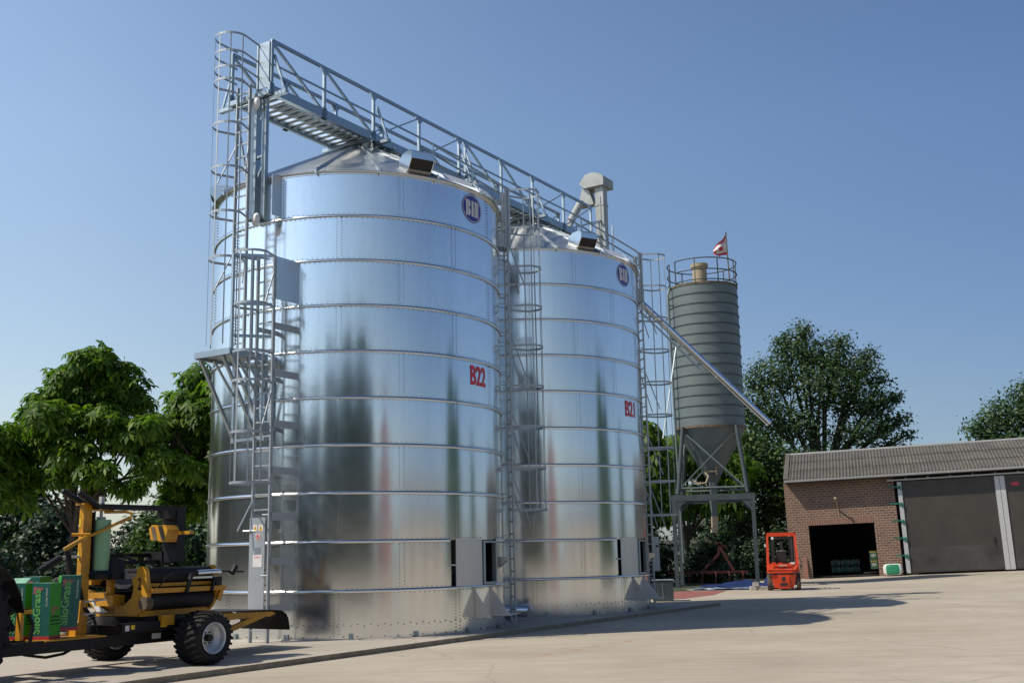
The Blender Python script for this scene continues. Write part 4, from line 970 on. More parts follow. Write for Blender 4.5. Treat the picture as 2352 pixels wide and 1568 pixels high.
for (ax, bx_) in (((-1, -1), (1, -1)), ((1, -1), (1, 1)), ((-1, 1), (1, 1)), ((-1, -1), (-1, 1))):
    for f in (0, 1):
        a, b = (ax, bx_) if f else (bx_, ax)
        m.bar(Gp(1.48*a[0], 1.48*a[1], 4.15), Gp(1.2*b[0]*.3+1.2*a[0]*-.0+1.2*b[0]*.7*0+(b[0]*.9 if b[0] != a[0] else b[0]*.0), 1.2*b[1]*.3+(b[1]*.9 if b[1] != a[1] else b[1]*0)+(0), 6.7) if False else Gp(1.21*(.92*b[0]+.08*a[0]), 1.21*(.92*b[1]+.08*a[1]), 6.6), .055, .055, UPV)
    m.tube(Gp(1.46*ax[0], 1.46*ax[1], 4.22), Gp(1.46*bx_[0], 1.46*bx_[1], 4.22), .045, n=8)
m.build('cross_brace', 'grey_silo', gt)
m = MB(); m.tube(GC+UPV*4.55, GC+UPV*4.0, .20, .17, n=16); m.lathe([(.2, 4.28), (.25, 4.28), (.25, 4.36), (.2, 4.36)], GC, 16, closed=True); m.tube(GC+V(-.05, 0, 4.0), GC+V(-.02, 0, 2.95), .17, .15, n=16)
m.build('outlet', 'grey_silo', gt, smooth=40)
m = MB(); m.tube(GC+V(-.02, 0, 3.0), GC+V(-.03, -.02, 2.62), .165, .16, n=16); m.tube(GC+V(-.03, -.02, 2.64), GC+V(-.10, -.03, 2.28), .155, .15, n=16); m.build('outlet_sock', 'vent', gt, smooth=40)
m = MB(); m.path([GC+V(-1.25, -.9, 4.62), GC+V(-.8, -1.0, 4.42), GC+V(-.5, -1.0, 4.45), GC+V(-.36, -.9, 4.75), GC+V(-.5, -.7, 4.95), GC+V(-.1, -.6, 4.98)], .04, 7)
m.tube(GC+V(.08, -.55, 4.85), GC+V(.06, -.55, 5.35), .035, n=7); m.tube(GC+V(-.3, -.55, 4.98), GC+V(.1, -.55, 4.98), .05, n=8); m.build('air_hose', 'vent', gt, smooth=50)

ft = thing('flag', GC+V(1.12, -.8, z1), 'tattered red and white flag on a thin pole above the grey silo rail', 'flag')
m = MB(); fp = GC+V(1.12, -.82, 0); m.tube(fp+UPV*(z1-.05), fp+UPV*15.98-V(.05, 0, 0), .03, n=8); m.build('pole', 'rust', ft)
m = MB(); nu, nv = 14, 12; vs = []; mi = []
def fpt(u, v_):
    x = -.03-.64*u; zt, zb = 15.93-.80*u-.06*sin(6*u), 14.88+.03*sin(7*u); z = zb+(zt-zb)*v_
    return fp+V(x, .10*sin(5*u+2*v_)+.06*sin(9*v_), z)
for j in range(nv+1):
    for i in range(nu+1): vs.append(fpt(i/nu, j/nv))
for j in range(nv):
    for i in range(nu):
        red = j < 2 or i >= nu-2 and j < 7 or j >= nv-2 or (4 <= i <= 8 and 4 <= j <= 6) or (2 <= i <= 4 and j in (8, 9) and (i+j) % 2)
        m.add([vs[j*(nu+1)+i], vs[j*(nu+1)+i+1], vs[(j+1)*(nu+1)+i+1], vs[(j+1)*(nu+1)+i]], [(0, 1, 2, 3)], 1 if red else 0)
m.add([fpt(.55, 0)+V(0, 0, 0), fpt(.62, 0), fpt(.56, 0)-UPV*.22], [(0, 1, 2)], 1)
m.build('cloth', ['flag_white', 'flag_red'], ft)

# ---------------------------------------------------------------- brick shed
wa, wb = V(14.16, 58.0, 0.0), V(24.64, 54.7, 0.27)
ex = unit(wb-wa); ey = unit(V(-ex[1], ex[0], 0)); ez = np.cross(ex, ey)
def B(t, d, z): return wa+ex*t+ey*d+ez*z
bt = thing('brick_shed', wa, 'long brown brick shed with grey corrugated roof and dark sliding doors', 'shed')
HW = 4.92; TL = 23.0
m = MB(); m.box((0, 0, -.4), (1.06, .32, HW), B); m.box((1.06, 0, 2.62), (4.30, .32, HW), B); m.box((4.30, 0, -.4), (5.45, .32, HW), B)
m.box((0, .32, -.4), (.32, 8.6, HW), B)
def loc_build(mb, name, mat, par):
    o = mb.build(name, mat, par); inv = Matrix(((ex[0], ey[0], ez[0], 0), (ex[1], ey[1], ez[1], 0), (ex[2], ey[2], ez[2], 0), (0, 0, 0, 1)))
    o.data.transform(inv.inverted()); o.matrix_local = inv; return o
loc_build(m, 'wall', 'brick', bt)
m = MB(); m.box((.98, -.004, 2.615), (4.38, .05, 2.92), B, 1); q = 1.0
while q < 4.30: m.box((q, -.009, 2.625), (q+.098, .03, 2.91), B, 0); q += .120
loc_build(m, 'lintel', ['brick_plain', 'mortar'], bt)
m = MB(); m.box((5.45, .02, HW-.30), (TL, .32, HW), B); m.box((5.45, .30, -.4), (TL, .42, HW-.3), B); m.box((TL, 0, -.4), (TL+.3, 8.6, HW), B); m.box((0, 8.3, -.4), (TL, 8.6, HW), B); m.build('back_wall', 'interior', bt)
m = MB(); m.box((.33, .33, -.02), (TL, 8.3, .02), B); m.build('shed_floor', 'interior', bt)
# corrugated roof
EVD, EVZ, RGD, RGZ = -.56, 4.98, 3.35, 6.58
def roof_side(d0, z0_, d1, z1_, name):
    m = MB(); pitch = .165; per = 6; nt = int((TL+.5)/pitch*per); rows = 3
    ts = np.linspace(.22, TL+.3, nt); nrm = unit(np.cross(ex, B(0, d1, z1_)-B(0, d0, z0_))); nrm = nrm if nrm[2] > 0 else -nrm
    for k in range(rows):
        vs = []
        for f, lift in ((k/rows-.02, .03), ((k+1)/rows, .0)):
            for t in ts: vs.append(B(t, d0+(d1-d0)*f, z0_+(z1_-z0_)*f)+nrm*(.032*sin(2*pi*t/pitch)+lift))
        m.add(vs, [(i, i+1, nt+i+1, nt+i) for i in range(nt-1)])
    m.add([B(.18, d0, z0_-.03), B(TL+.3, d0, z0_-.03), B(TL+.3, d1, z1_-.03), B(.18, d1, z1_-.03)], [(0, 1, 2, 3)])
    m.bar(B(.16, d0, z0_+.02), B(.16, d1, z1_+.02), .24, .10, nrm)
    return m.build(name, 'eternit', bt, smooth=60)
rf = roof_side(EVD, EVZ, RGD, RGZ, 'roof'); roof_side(9.0, EVZ-.3, RGD, RGZ, 'roof')
m = MB()
for k in range(20): m.tube(B(.03+k*1.2, RGD, RGZ-.02), B(.03+(k+1)*1.2+.03, RGD, RGZ-.02), .10, .095, n=10)
m.build('ridge_cap', 'gutter', rf)
m = MB(); m.bar(B(.08, EVD-.06, EVZ-.07), B(TL+.3, EVD-.06, EVZ-.07), .12, .11, UPV); m.bar(B(.08, EVD-.02, EVZ-.13), B(TL+.3, EVD-.02, EVZ-.13), .08, .04, UPV); m.build('gutter', 'gutter', bt)
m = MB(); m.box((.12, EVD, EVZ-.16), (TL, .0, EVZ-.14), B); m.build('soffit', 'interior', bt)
for i, (a, b) in enumerate(((5.62, 10.28), (10.52, 15.2), (15.4, 20.1))):
    m = MB(); m.box((a, -.16, .05), (b, -.10, 4.58), B); dr = m.build('sliding_door', 'door_grey', bt)
    m = MB(); m.box((a+.12, -.168, .10), (b-.14, -.162, 1.28), B); m.build('kick_board', 'door_kick', dr)
    m = MB(); m.bar(B(b-.45, -.20, 1.25), B(b-.45, -.20, 1.65), .04, .05, ey); m.build('door_handle', 'black', dr)
    for q0, q1 in (((5.60, 5.80) if i == 0 else (a-.12, a+.10)), (b-.12, b+.10)):
        m = MB(); m.box((q0, -.22, .04), (q1, -.165, 4.56), B); m.build('door_post', 'alu', dr)
    if i == 0:
        for z in (4.32, 3.48, 2.62, 1.76, .91):
            m = MB(); m.bar(B(5.15, -.26, z+.02), B(5.72, -.26, z), .03, .07, UPV); m.bar(B(5.62, -.27, z-.10), B(5.76, -.27, z+.03), .03, .10, UPV); m.bar(B(5.70, -.26, z), B(5.78, -.26, z-.18), .03, .05, UPV); m.build('latch', 'latch', dr)
    if i == 1:
        m = MB(); m.box((10.9, -.168, 4.05), (11.25, -.163, 4.22), B); m.build('door_sticker', 'red_band', dr)
m = MB(); m.bar(B(5.12, -.19, 4.66), B(TL, -.19, 4.66), .06, .07, UPV)
for k in range(12): m.box((6+k*1.05, -.16, 4.63), (6.1+k*1.05, -.02, 4.75), B)
m.build('door_rail', 'alu', bt)
m = MB(); m.bar(B(2.62, 0, 3.35), B(2.62, -.03, 3.36), .1, .1, UPV); m.bar(B(2.62, -.02, 3.35), B(2.55, -.50, 3.85), .06, .06, UPV); m.lathe([(0, -.07), (.06, -.05), (.08, 0), (.06, .06), (0, .08)], B(2.54, -.52, 3.90), 14); m.tube(B(2.63, -.02, 3.35), B(2.64, -.02, 3.05), .02, n=6); m.build('wall_lamp', 'vent', bt)

def sack(t, d, z, sx_, sy_, sz_, mats, label, cat, name, group=None, printed=True):
    m = MB(); n = 10; vs = []; fs = []; c = B(t, d, z)
    for j in range(n+1):
        ph = -pi/2+pi*j/n
        for i in range(16):
            a = 2*pi*i/16; sq = lambda q, e: math.copysign(abs(q)**e, q)
            vs.append(c+ex*sx_*sq(cos(ph), .35)*sq(cos(a), .4)+ey*sy_*sq(cos(ph), .35)*sq(sin(a), .4)+ez*(sz_+sz_*sq(sin(ph), .6)))
    for j in range(n):
        for i in range(16):
            k = 1 if (printed and 2 <= j <= 7 and i in (11, 12)) else 0
            fs.append((j*16+i, j*16+(i+1) % 16, (j+1)*16+(i+1) % 16, (j+1)*16+i)); m.mi.append(k)
    m.v = [tuple(q) for q in vs]; m.f = fs
    return m.build(name, mats, smooth=60, label=label, cat=cat, group=group)
sack(4.95, -.42, -.02, .46, .26, .28, ['sack_white', 'sack_green'], 'white sack with green printed panel lying against the brick pier', 'sack', 'white_sack')
k = 0
words = ('bottom left', 'bottom middle', 'bottom right', 'top left', 'top middle', 'top right')
for r_ in range(2):
    for c_ in range(3):
        sack(2.15+c_*.50, 2.7, .10+r_*.36, .24, .3, .17, ['white_shaded', 'green_shaded'], words[k]+' white and green sack of the pile in the dark shed doorway', 'sack', 'printed_sack', 'sacks piled in the doorway'); k += 1
for r_ in range(2):
    m = MB(); m.box((3.92, .45, .30+r_*.46), (4.27, .95, .74+r_*.46), B, 0)
    n_ = 18; m.add([B(4.10+.13*cos(2*pi*i/n_), .445, .52+r_*.46+.09*sin(2*pi*i/n_)) for i in range(n_)], [tuple(range(n_))], 1)
    m.box((3.92, .447, .66+r_*.46), (4.27, .449, .73+r_*.46), B, 2)
    m.build('seed_box', ['green_shaded', 'white_shaded', 'seed_band'], label=('lower' if r_ == 0 else 'upper')+' box with a white oval stacked just inside the shed doorway', cat='box', group='boxes inside the doorway')
m = MB(); m.prism([B(.62, -.30, .0), B(.84, -.30, .0), B(.84, -.02, 1.05), B(.62, -.02, 1.05)], ey*.03); m.build('leaning_board', 'brick_plain', label='narrow reddish board leaning on the brick wall behind the forklift', cat='board')

# ---------------------------------------------------------------- forklift
FKO = V(10.26, 43.35, ZY); fth = RAD(-13); fx, fy = V(cos(fth), sin(fth), 0), V(-sin(fth), cos(fth), 0)
def K(a, b, z): return FKO+fx*a+fy*b+UPV*z            # a right, b forward (away), z up; rear faces the camera
kt = thing('forklift', FKO, 'red forklift truck seen from behind in front of the shed', 'forklift')
m = MB()
m.prism([K(-.60, .06, .98), K(.60, .06, .98), K(.60, .06, .78), K(.45, -.02, .78), K(-.45, -.02, .78), K(-.60, .06, .78)][::1], fy*.01)
m.prism([K(-.60, 0.10, .66), K(-.34, 0, .66), K(.34, 0, .66), K(.60, 0.10, .66), K(.60, 1.7, .66), K(-.60, 1.7, .66)], UPV*.12)
m.prism([K(-.60, 0.10, .90), K(-.34, 0, .90), K(.34, 0, .90), K(.60, 0.10, .90), K(.60, .75, .90), K(-.60, .75, .90)], UPV*.09)
for sg in (-1, 1): m.prism([K(sg*.60, .10, .78), K(sg*.34, 0, .78), K(sg*.34, .5, .78), K(sg*.60, .5, .78)], UPV*.12)
m.build('counterweight', 'forklift', kt)
m = MB(); m.box((-.34, .10, .78), (.34, .14, .90), K); m.box((-.62, .03, .625), (.62, .5, .66), K); m.build('grille', 'fork_dark', kt)
m = MB(); m.prism([K(-.50, .10, .60), K(-.22, .02, .60), K(.22, .02, .60), K(.50, .10, .60), K(.36, .12, .10), K(-.36, .12, .10)], fy*.5)
m.prism([K(-.22, .02, .60), K(.22, .02, .60), K(.20, .04, .08), K(-.20, .04, .08)], fy*.1)
m.build('rear_plate', 'forklift', kt)
m = MB(); m.box((-.06, .015, .36), (.06, .05, .52), K); m.box((-.14, .020, .18), (.14, .05, .29), K); m.build('tow_slot', 'fork_dark', kt)
m = MB(); put_text(m, 'NISSAN', K(-.15, -.006, .925), fx*.30, UPV*.048, 0, 0.02); m.box((.42, .03, .13), (.48, .04, .20), K); m.build('lettering', 'sack_white', kt)
for a, b in ((-.52, .42), (.52, .42), (-.53, 1.62), (.56, 1.62)):
    m = MB(); r = .27 if b < 1 else .33
    m.lathe([(r*.5, -.10), (r*.92, -.10), (r, -.07), (r, .07), (r*.92, .10), (r*.5, .10)], K(a, b, r), 28, ax=fx); o = m.build('wheel', 'tyre_brown', kt, smooth=40)
    m = MB(); m.lathe([(0, -.07), (r*.5, -.09), (r*.5, .09), (0, .07)], K(a, b, r), 20, ax=fx); m.build('rim', 'forklift', o, smooth=40)
m = MB(); 
m.prism([K(.50, .75, .70), K(.62, .75, .70), K(.62, 1.75, .70), K(.50, 1.75, .70)], UPV*.25); m.prism([K(-.50, .75, .70), K(-.62, .75, .70), K(-.62, 1.75, .70), K(-.50, 1.75, .70)], UPV*.25)
m.box((-.5, .75, .7), (.5, 1.7, .86), K); m.build('body', 'forklift', kt)
m = MB()
for sg in (-1, 1):
    m.bar(K(sg*.57, .30, .98), K(sg*.52, .50, 2.16), .085, .075, fy); m.bar(K(sg*.54, 1.55, .9), K(sg*.52, 1.35, 2.16), .06, .06, fy)
    m.bar(K(sg*.52, .44, 2.17), K(sg*.52, 1.45, 2.17), .08, .07, UPV)
m.box((-.56, .44, 2.06), (.56, .52, 2.20), K); m.box((-.55, 1.40, 2.13), (.55, 1.48, 2.2), K)
for q in range(5): m.box((-.4+q*.19, .5, 2.15), (-.36+q*.19, 1.42, 2.19), K)
m.build('overhead_guard', 'forklift', kt)
m = MB(); m.box((-.25, .62, 1.0), (.20, .95, 1.12), K); m.prism([K(-.27, .60, 1.08), K(.17, .60, 1.08), K(.13, .56, 1.46), K(-.22, .56, 1.46)], fy*.10); m.build('seat', 'fork_dark', kt)
m = MB(); m.path([K(-.22, .56, 1.46), K(-.20, .55, 1.50), K(.12, .55, 1.50), K(.14, .56, 1.46)], .012, 6); m.build('seat_rail', 'gutter', kt)
m = MB(); m.box((-.40, 1.75, .1), (-.28, 1.87, 2.05), K); m.box((.28, 1.75, .1), (.40, 1.87, 2.05), K); m.box((-.4, 1.77, 1.95), (.4, 1.85, 2.04), K); m.box((-.06, 1.8, .3), (.06, 1.86, 1.9), K); m.build('mast', 'fork_dark', kt)
m = MB(); m.tube(K(.40, .55, 1.0), K(.41, .52, 2.08), .065, n=14); m.build('exhaust', 'fork_dark', kt)
for sg in (-.30, .30):
    m = MB(); m.box((sg-.05, 1.95, .05), (sg+.05, 3.0, .09), K); m.box((sg-.05, 1.90, .05), (sg+.05, 1.95, .6), K); m.build('fork', 'fork_dark', kt)
m = MB(); m.box((-.42, .3, .99), (-.26, .42, 1.06), K); m.box((.22, .4, .99), (.42, .5, 1.03), K); m.box((-.5, .22, .99), (.5, .3, 1.01), K); m.box((-.16, .25, 1.0), (.0, .4, 1.05), K); m.build('engine_cover', 'forklift', kt)
m = MB(); m.box((.28, .20, .99), (.46, .34, 1.06), K); m.build('rag', 'sack_white', kt)
m = MB(); m.lathe([(0, -.03), (.05, -.02), (.06, .02), (0, .03)], K(-.33, .42, 1.98), 14, ax=fy); m.build('work_lamp', 'sack_white', kt)
m = MB(); m.box((-.66, .5, 1.66), (-.60, .54, 1.77), K); m.build('mirror', 'sack_white', kt)
m = MB(); m.path([K(.62, .5, 1.25), K(.70, .5, 1.15), K(.71, .5, .95), K(.66, .6, .8)], .012, 6); m.box((.66, .5, .84), (.72, .52, .96), K); m.build('side_handle', 'fork_dark', kt)

# ---------------------------------------------------------------- things between the silos and the shed
cbx = MB(); cbx.box((10.9, 3.6, ZPAD+.0), (11.4, 4.0, 1.0), P)
q = V(4.78, 37.0, 0)
m = MB(); m.boxax(q+UPV*(ZY+.33), V(.33, -.05, 0), V(.05, .33, 0), UPV*.33, 0); m.boxax(q+UPV*(ZY+.675), V(.35, -.05, 0), V(.05, .35, 0), UPV*.015, 1)
m.boxax(q+UPV*(ZY+.3)+V(-.05, -.336, 0), V(.01, 0, 0), V(0, .01, 0), UPV*.25, 1)
m.build('steel_bin', ['grey_dark', 'steel_pale'], label='dark grey lidded steel bin standing right of the B21 silo', cat='bin')
m = MB(); cc = P(7.447, 0, 0); nn_ = V(cos(RAD(-6)), sin(RAD(-6)), 0); tn_ = V(-nn_[1], nn_[0], 0)
q = V(4.16, 33.4, 0)
m.boxax(q+UPV*1.50, V(.085, 0, 0), V(0, .12, 0), UPV*.50, 0); m.boxax(q+UPV*1.72+V(.02, -.125, 0), V(.04, 0, 0), V(0, .006, 0), UPV*.03, 1)
m.bar(q+UPV*1.3, q+V(-.7, -.2, 1.3), .05, .05, UPV); m.build('control_cabinet', ['alu', 'black'], silo2)
au = MB(); au.tube(P(3.10, 1.75, .27), P(3.48, 2.30, .26), .15, n=20); au.tube(P(2.8, 1.4, .28), P(3.12, 1.78, .27), .12, n=16); au.lathe([(.15, -.02), (.17, -.02), (.17, .02), (.15, .02)], P(3.47, 2.28, .26), 20, ax=V(.53, 1, 0), closed=True)
au.boxax(P(3.25, 1.95, .085), DD*.05, NN*.12, UPV*.04)
au.build('auger_tube', 'pipe', smooth=40, label='short bright auger tube end lying at the foot between the two silos', cat='auger tube')
# tarpaulins: crumpled dark blue part and flat pale part
rg = np.random.RandomState(5)
def tarp(name, pts, hfun, mat, label, group):
    m = MB(); n = 34; (x0, y0), (x1, y1), (x2, y2), (x3, y3) = pts; vs = []
    for j in range(n+1):
        for i in range(n+1):
            u, v_ = i/n, j/n
            x = (x0*(1-u)+x1*u)*(1-v_)+(x3*(1-u)+x2*u)*v_; y = (y0*(1-u)+y1*u)*(1-v_)+(y3*(1-u)+y2*u)*v_
            vs.append((x+.06*sin(23*v_+5*u), y+.08*sin(17*u), ZY+.015+max(0, hfun(u, v_))))
    m.add(vs, [(j*(n+1)+i, j*(n+1)+i+1, (j+1)*(n+1)+i+1, (j+1)*(n+1)+i) for j in range(n) for i in range(n)])
    return m.build(name, mat, label=label, cat='tarpaulin', group=group, smooth=25)
def crumple(s, amp):
    ph = np.random.RandomState(s).uniform(0, 6, 12); fr_ = np.random.RandomState(s+1).uniform(4, 26, 12)
    return lambda u, v_: amp*sum(abs(sin(fr_[k]*u+fr_[11-k]*v_*.8+ph[k]))*(.5 if k % 2 else -.4) for k in range(12))
c1, c2 = crumple(1, .05), crumple(7, .035)
tarp('tarpaulin', [(7.6, 46.3), (10.9, 45.6), (11.6, 48.2), (8.0, 49.0)], lambda u, v_: c1(u, v_)+.06+.62*max(0, 1-((u-.86)/.13)**2-((v_-.55)/.35)**2)+.18*max(0, 1-abs(u-.5)/.3)*v_, 'tarp', 'dark blue crumpled tarpaulin heaped under the grey silo stand', 'tarpaulins on the ground')
tarp('tarpaulin', [(6.9, 45.3), (10.9, 44.7), (11.0, 45.9), (7.3, 46.5)], lambda u, v_: c2(u, v_)+.02, 'tarp_pale', 'pale blue flat tarpaulin spread in front of the dark crumpled one', 'tarpaulins on the ground')
for i, (dx, dy, dz_) in enumerate(((0, 0, 0), (.24, .02, 0), (.48, -.01, 0), (.1, .0, .155), (.02, .26, 0), (.35, .27, 0))):
    lb = ('left', 'middle', 'right', 'topmost', 'rear left', 'rear right')[i]
    b = V(9.28+dx, 44.35+dy, ZY+dz_); m = MB(); m.boxax(b+UPV*.075, V(.105, -.01, 0), V(.01, .115, 0), UPV*.073); m.build('paving_block', 'paver', label=lb+' grey concrete paving block of the small stack by the tarpaulin', cat='paving block', group='paving blocks by the tarpaulin')
# farm implement under the trees, shade put into its red
it = thing('farm_implement', (9.6, 54.5, ZY), 'dark red farm implement standing in shade behind the grey silo stand', 'implement')
m = MB(); b = V(9.6, 54.5, ZY)
for p_, q_ in (((-2.2, 0, .5), (1.6, 0, .5)), ((-2.2, .8, .5), (1.6, .8, .5)), ((-.6, .3, .5), (.3, .5, 1.3)), ((1.0, .3, .5), (.4, .5, 1.7)), ((.3, .5, 1.3), (.4, .5, 1.9)), ((.2, .5, 1.9), (.7, .5, 1.7))): m.bar(b+V(*p_), b+V(*q_), .11, .11, UPV)
m.build('frame', 'far_red', it)
for k in range(6):
    m = MB(); c = b+V(-2.0+k*.65, -.1, 0); m.path([c+UPV*.5, c+V(0, -.25, .55), c+V(0, -.45, .35), c+V(0, -.3, .02)], .035, 6); m.build('tine', 'far_red', it)
pw = MB(); pw.box((2, 66, ZY-.1), (11.5, 66.2, 2.0), lambda x, y, z: V(x, y, z)); pw.box((2, 65.9, 1.9), (11.5, 66.3, 2.1), lambda x, y, z: V(x, y, z), 1)
pw.build('garden_wall', ['wall_pale', 'gutter'], label='pale low wall seen through the gap below the grey silo', cat='wall')

# ---------------------------------------------------------------- trees
def leaf_cloud(rs, lobes, n, size, style, droop=0.3, shell=0.55):
    """n leaves scattered in ellipsoid lobes, mostly near their skins; returns verts, quads"""
    vol = np.array([l[3]*l[4]*l[5] for l in lobes])**(0.72); cnt = np.maximum(6, (n*vol/vol.sum()).astype(int)); P_, N_ = [], []
    for l, c in zip(lobes, cnt):
        d = rs.normal(size=(c, 3)); d /= np.linalg.norm(d, axis=1)[:, None]
        r = np.where(rs.rand(c) < .72, rs.uniform(shell, 1.06, c), rs.uniform(.15, 1, c))
        lump = 1+.16*np.sin(d[:, 0]*5+l[0])*np.sin(d[:, 1]*4+l[1])*1.2+.12*np.sin(d[:, 2]*7+l[2]+d[:, 0]*3)
        P_.append(np.array(l[:3])+d*np.array(l[3:6])*(r*lump)[:, None]); N_.append(d*np.array([1, 1, .8]))
    p = np.concatenate(P_); nrm = np.concatenate(N_)
    # small clusters so that gaps open between twigs
    k = len(p); cen = p[rs.randint(0, k, k)] if False else p
    up = nrm*.7+np.array([0, 0, .75])+rs.normal(size=p.shape)*.45
    up /= np.linalg.norm(up, axis=1)[:, None]
    ref = rs.normal(size=p.shape); x = np.cross(up, ref); x /= np.linalg.norm(x, axis=1)[:, None]; y = np.cross(up, x)
    if style == 'palm':                       # hand of six drooping leaflets
        V_, F_ = [], []; o = 0; s = size*rs.uniform(.75, 1.25, k)
        for j in range(6):
            a = 2*pi*j/6.6+rs.uniform(-.15, .15, k); dr = x*np.cos(a)[:, None]+y*np.sin(a)[:, None]; sd = -x*np.sin(a)[:, None]+y*np.cos(a)[:, None]
            L = s*rs.uniform(.8, 1.1, k); dz = np.zeros_like(p); dz[:, 2] = -1
            b = p; m1 = p+dr*(L*.60)[:, None]+dz*(L*droop*.35)[:, None]; tip = p+dr*(L*.95)[:, None]+dz*(L*droop*1.1)[:, None]; w = (L*.21)[:, None]
            V_.append(np.stack([b, m1+sd*w, tip, m1-sd*w], 1).reshape(-1, 3))
        v = np.concatenate(V_); return v, np.arange(len(v)).reshape(-1, 4)
    V_ = []                                   # spray: three leaves per point
    for j in range(3):
        s = (size*rs.uniform(.6, 1.3, k))[:, None]; q = p+rs.normal(size=p.shape)*size*.75
        a = rs.uniform(0, 2*pi, k); dr = x*np.cos(a)[:, None]+y*np.sin(a)[:, None]+up*rs.uniform(-.4, .4, k)[:, None]; sd = np.cross(up, dr); sd /= np.linalg.norm(sd, axis=1)[:, None]
        V_.append(np.stack([q, q+dr*s*.5+sd*s*.3, q+dr*s, q+dr*s*.5-sd*s*.3], 1).reshape(-1, 3))
    v = np.concatenate(V_); return v, np.arange(len(v)).reshape(-1, 4)
def np_mesh(name, v, f, mat, parent, loc):
    me = bpy.data.meshes.new(name); v = (v-np.array(loc)).astype(np.float32)
    me.vertices.add(len(v)); me.vertices.foreach_set('co', v.ravel()); me.loops.add(f.size); me.loops.foreach_set('vertex_index', f.ravel().astype(np.int32))
    me.polygons.add(len(f)); me.polygons.foreach_set('loop_start', np.arange(0, f.size, 4, dtype=np.int32)); me.materials.append(M[mat]); me.update(); me.validate()
    o = bpy.data.objects.new(name, me); COL.objects.link(o); o.parent = parent; return o
def tree(name, label, cat, base, trunk_h, lobes, n, size, style, mat, seed, tr=0.16, droop=.5, group=None, shell=.55, fork=None):
    rs = np.random.RandomState(seed); base = V(*base); t = thing(name, base, label, cat, group)
    lobes = [(base[0]+a, base[1]+b, base[2]+c, d, e, f) for a, b, c, d, e, f in lobes]
    v, f = leaf_cloud(rs, lobes, n, size, style, droop, shell); np_mesh('crown', v, f, mat, t, base)
    m = MB(); top = base+UPV*trunk_h+V(rs.uniform(-.2, .2), rs.uniform(-.2, .2), 0)
    m.path([base-UPV*.1, base+UPV*trunk_h*.25+V(.04, .02, 0), base+UPV*trunk_h*.6+V(-.05, 0, 0), top], tr, 10, [tr*1.5, tr*1.05, tr*.9, tr*.75])
    for l in lobes:
        c = V(*l[:3]); mid = top+(c-top)*.45+V(*rs.uniform(-.3, .3, 3)); s0_ = base+UPV*trunk_h*rs.uniform(.75, 1.0)
        m.path([s0_, mid, c, c+V(*rs.uniform(-.5, .5, 3))*np.array(l[3:6])], tr*.4, 7, [tr*.5, tr*.36, tr*.2, tr*.07])
        for q in range(7):
            d = unit(rs.normal(size=3)+V(0, 0, .3)); e = c+d*np.array(l[3:6])*.85; k = mid+(c-mid)*rs.uniform(.3, 1)
            m.path([k, (k+e)/2+V(*rs.uniform(-.2, .2, 3)), e], tr*.1, 5, [tr*.18, tr*.11, tr*.04])
    m.build('trunk', 'bark', t, smooth=50); return t
CG = 'chestnut trees left of the silos'
# chestnuts on the left
tree('chestnut_tree', 'tall broad chestnut tree with a full crown behind the bale wrapper', 'tree', (-13.15, 33.0, ZY-.1), 3.4,
     [(0.31,0.2,7.76,0.72,0.76,0.52),(-0.47,0.39,7.26,0.68,0.71,0.49),(1.03,0.47,7.26,0.72,0.76,0.52),(0.18,0.71,6.67,0.85,0.89,0.61),(-1.12,0.38,6.41,0.7,0.73,0.5),(1.51,0.68,6.61,0.5,0.53,0.36),(-0.47,-0.75,5.89,0.8,0.84,0.58),(0.84,-0.06,5.89,0.8,0.84,0.58),(-1.65,0.71,5.8,0.6,0.63,0.43),(-2.06,0.24,5.17,0.58,0.61,0.42),(-0.99,0.64,5.15,0.68,0.71,0.49),(0.18,-0.62,5.01,0.72,0.76,0.52),(1.51,-0.05,5.37,0.7,0.73,0.5),(2.21,-0.41,5.76,0.45,0.47,0.32),(2.3,0.07,4.85,0.62,0.65,0.45),(-1.58,0.12,4.49,0.5,0.53,0.36),(0.97,-0.78,4.36,0.58,0.61,0.42),(-0.34,-0.45,4.32,0.5,0.53,0.36),(1.78,-0.35,3.93,0.45,0.47,0.32),(2.99,0.67,4.58,0.5,0.53,0.36),(0.38,0.43,3.87,0.35,0.37,0.25)], 3500, 0.26, 'palm', 'chestnut', 21, .10, .40, CG, 0.70)
tree('chestnut_tree', 'chestnut tree squeezed between the broad chestnut and the B22 silo', 'tree', (-9.6, 36.5, ZY-.1), 3.6,
     [(-1.13,0.47,7.79,0.6,0.63,0.43),(-0.62,0.52,7.42,0.7,0.73,0.5),(-1.34,-0.02,6.85,0.65,0.68,0.47),(-0.69,-0.38,6.41,0.8,0.84,0.58),(-1.78,-0.8,6.13,0.55,0.58,0.4),(-1.13,0.26,5.62,0.75,0.79,0.54),(-2.21,-0.05,5.98,0.5,0.53,0.36),(-1.99,0.42,5.16,0.6,0.63,0.43),(-0.91,-0.2,4.72,0.75,0.79,0.54),(-1.56,0.43,4.1,0.6,0.63,0.43),(-2.4,-0.36,4.68,0.5,0.53,0.36),(-0.69,0.48,3.81,0.6,0.63,0.43),(-1.27,0.37,3.38,0.5,0.53,0.36),(0.32,-0.14,7.06,1.0,1.05,0.72),(0.32,0.06,5.48,1.1,1.16,0.79),(-1.85,0.29,3.6,0.4,0.42,0.29)], 2900, 0.26, 'palm', 'chestnut', 22, .11, .40, CG, 0.70)
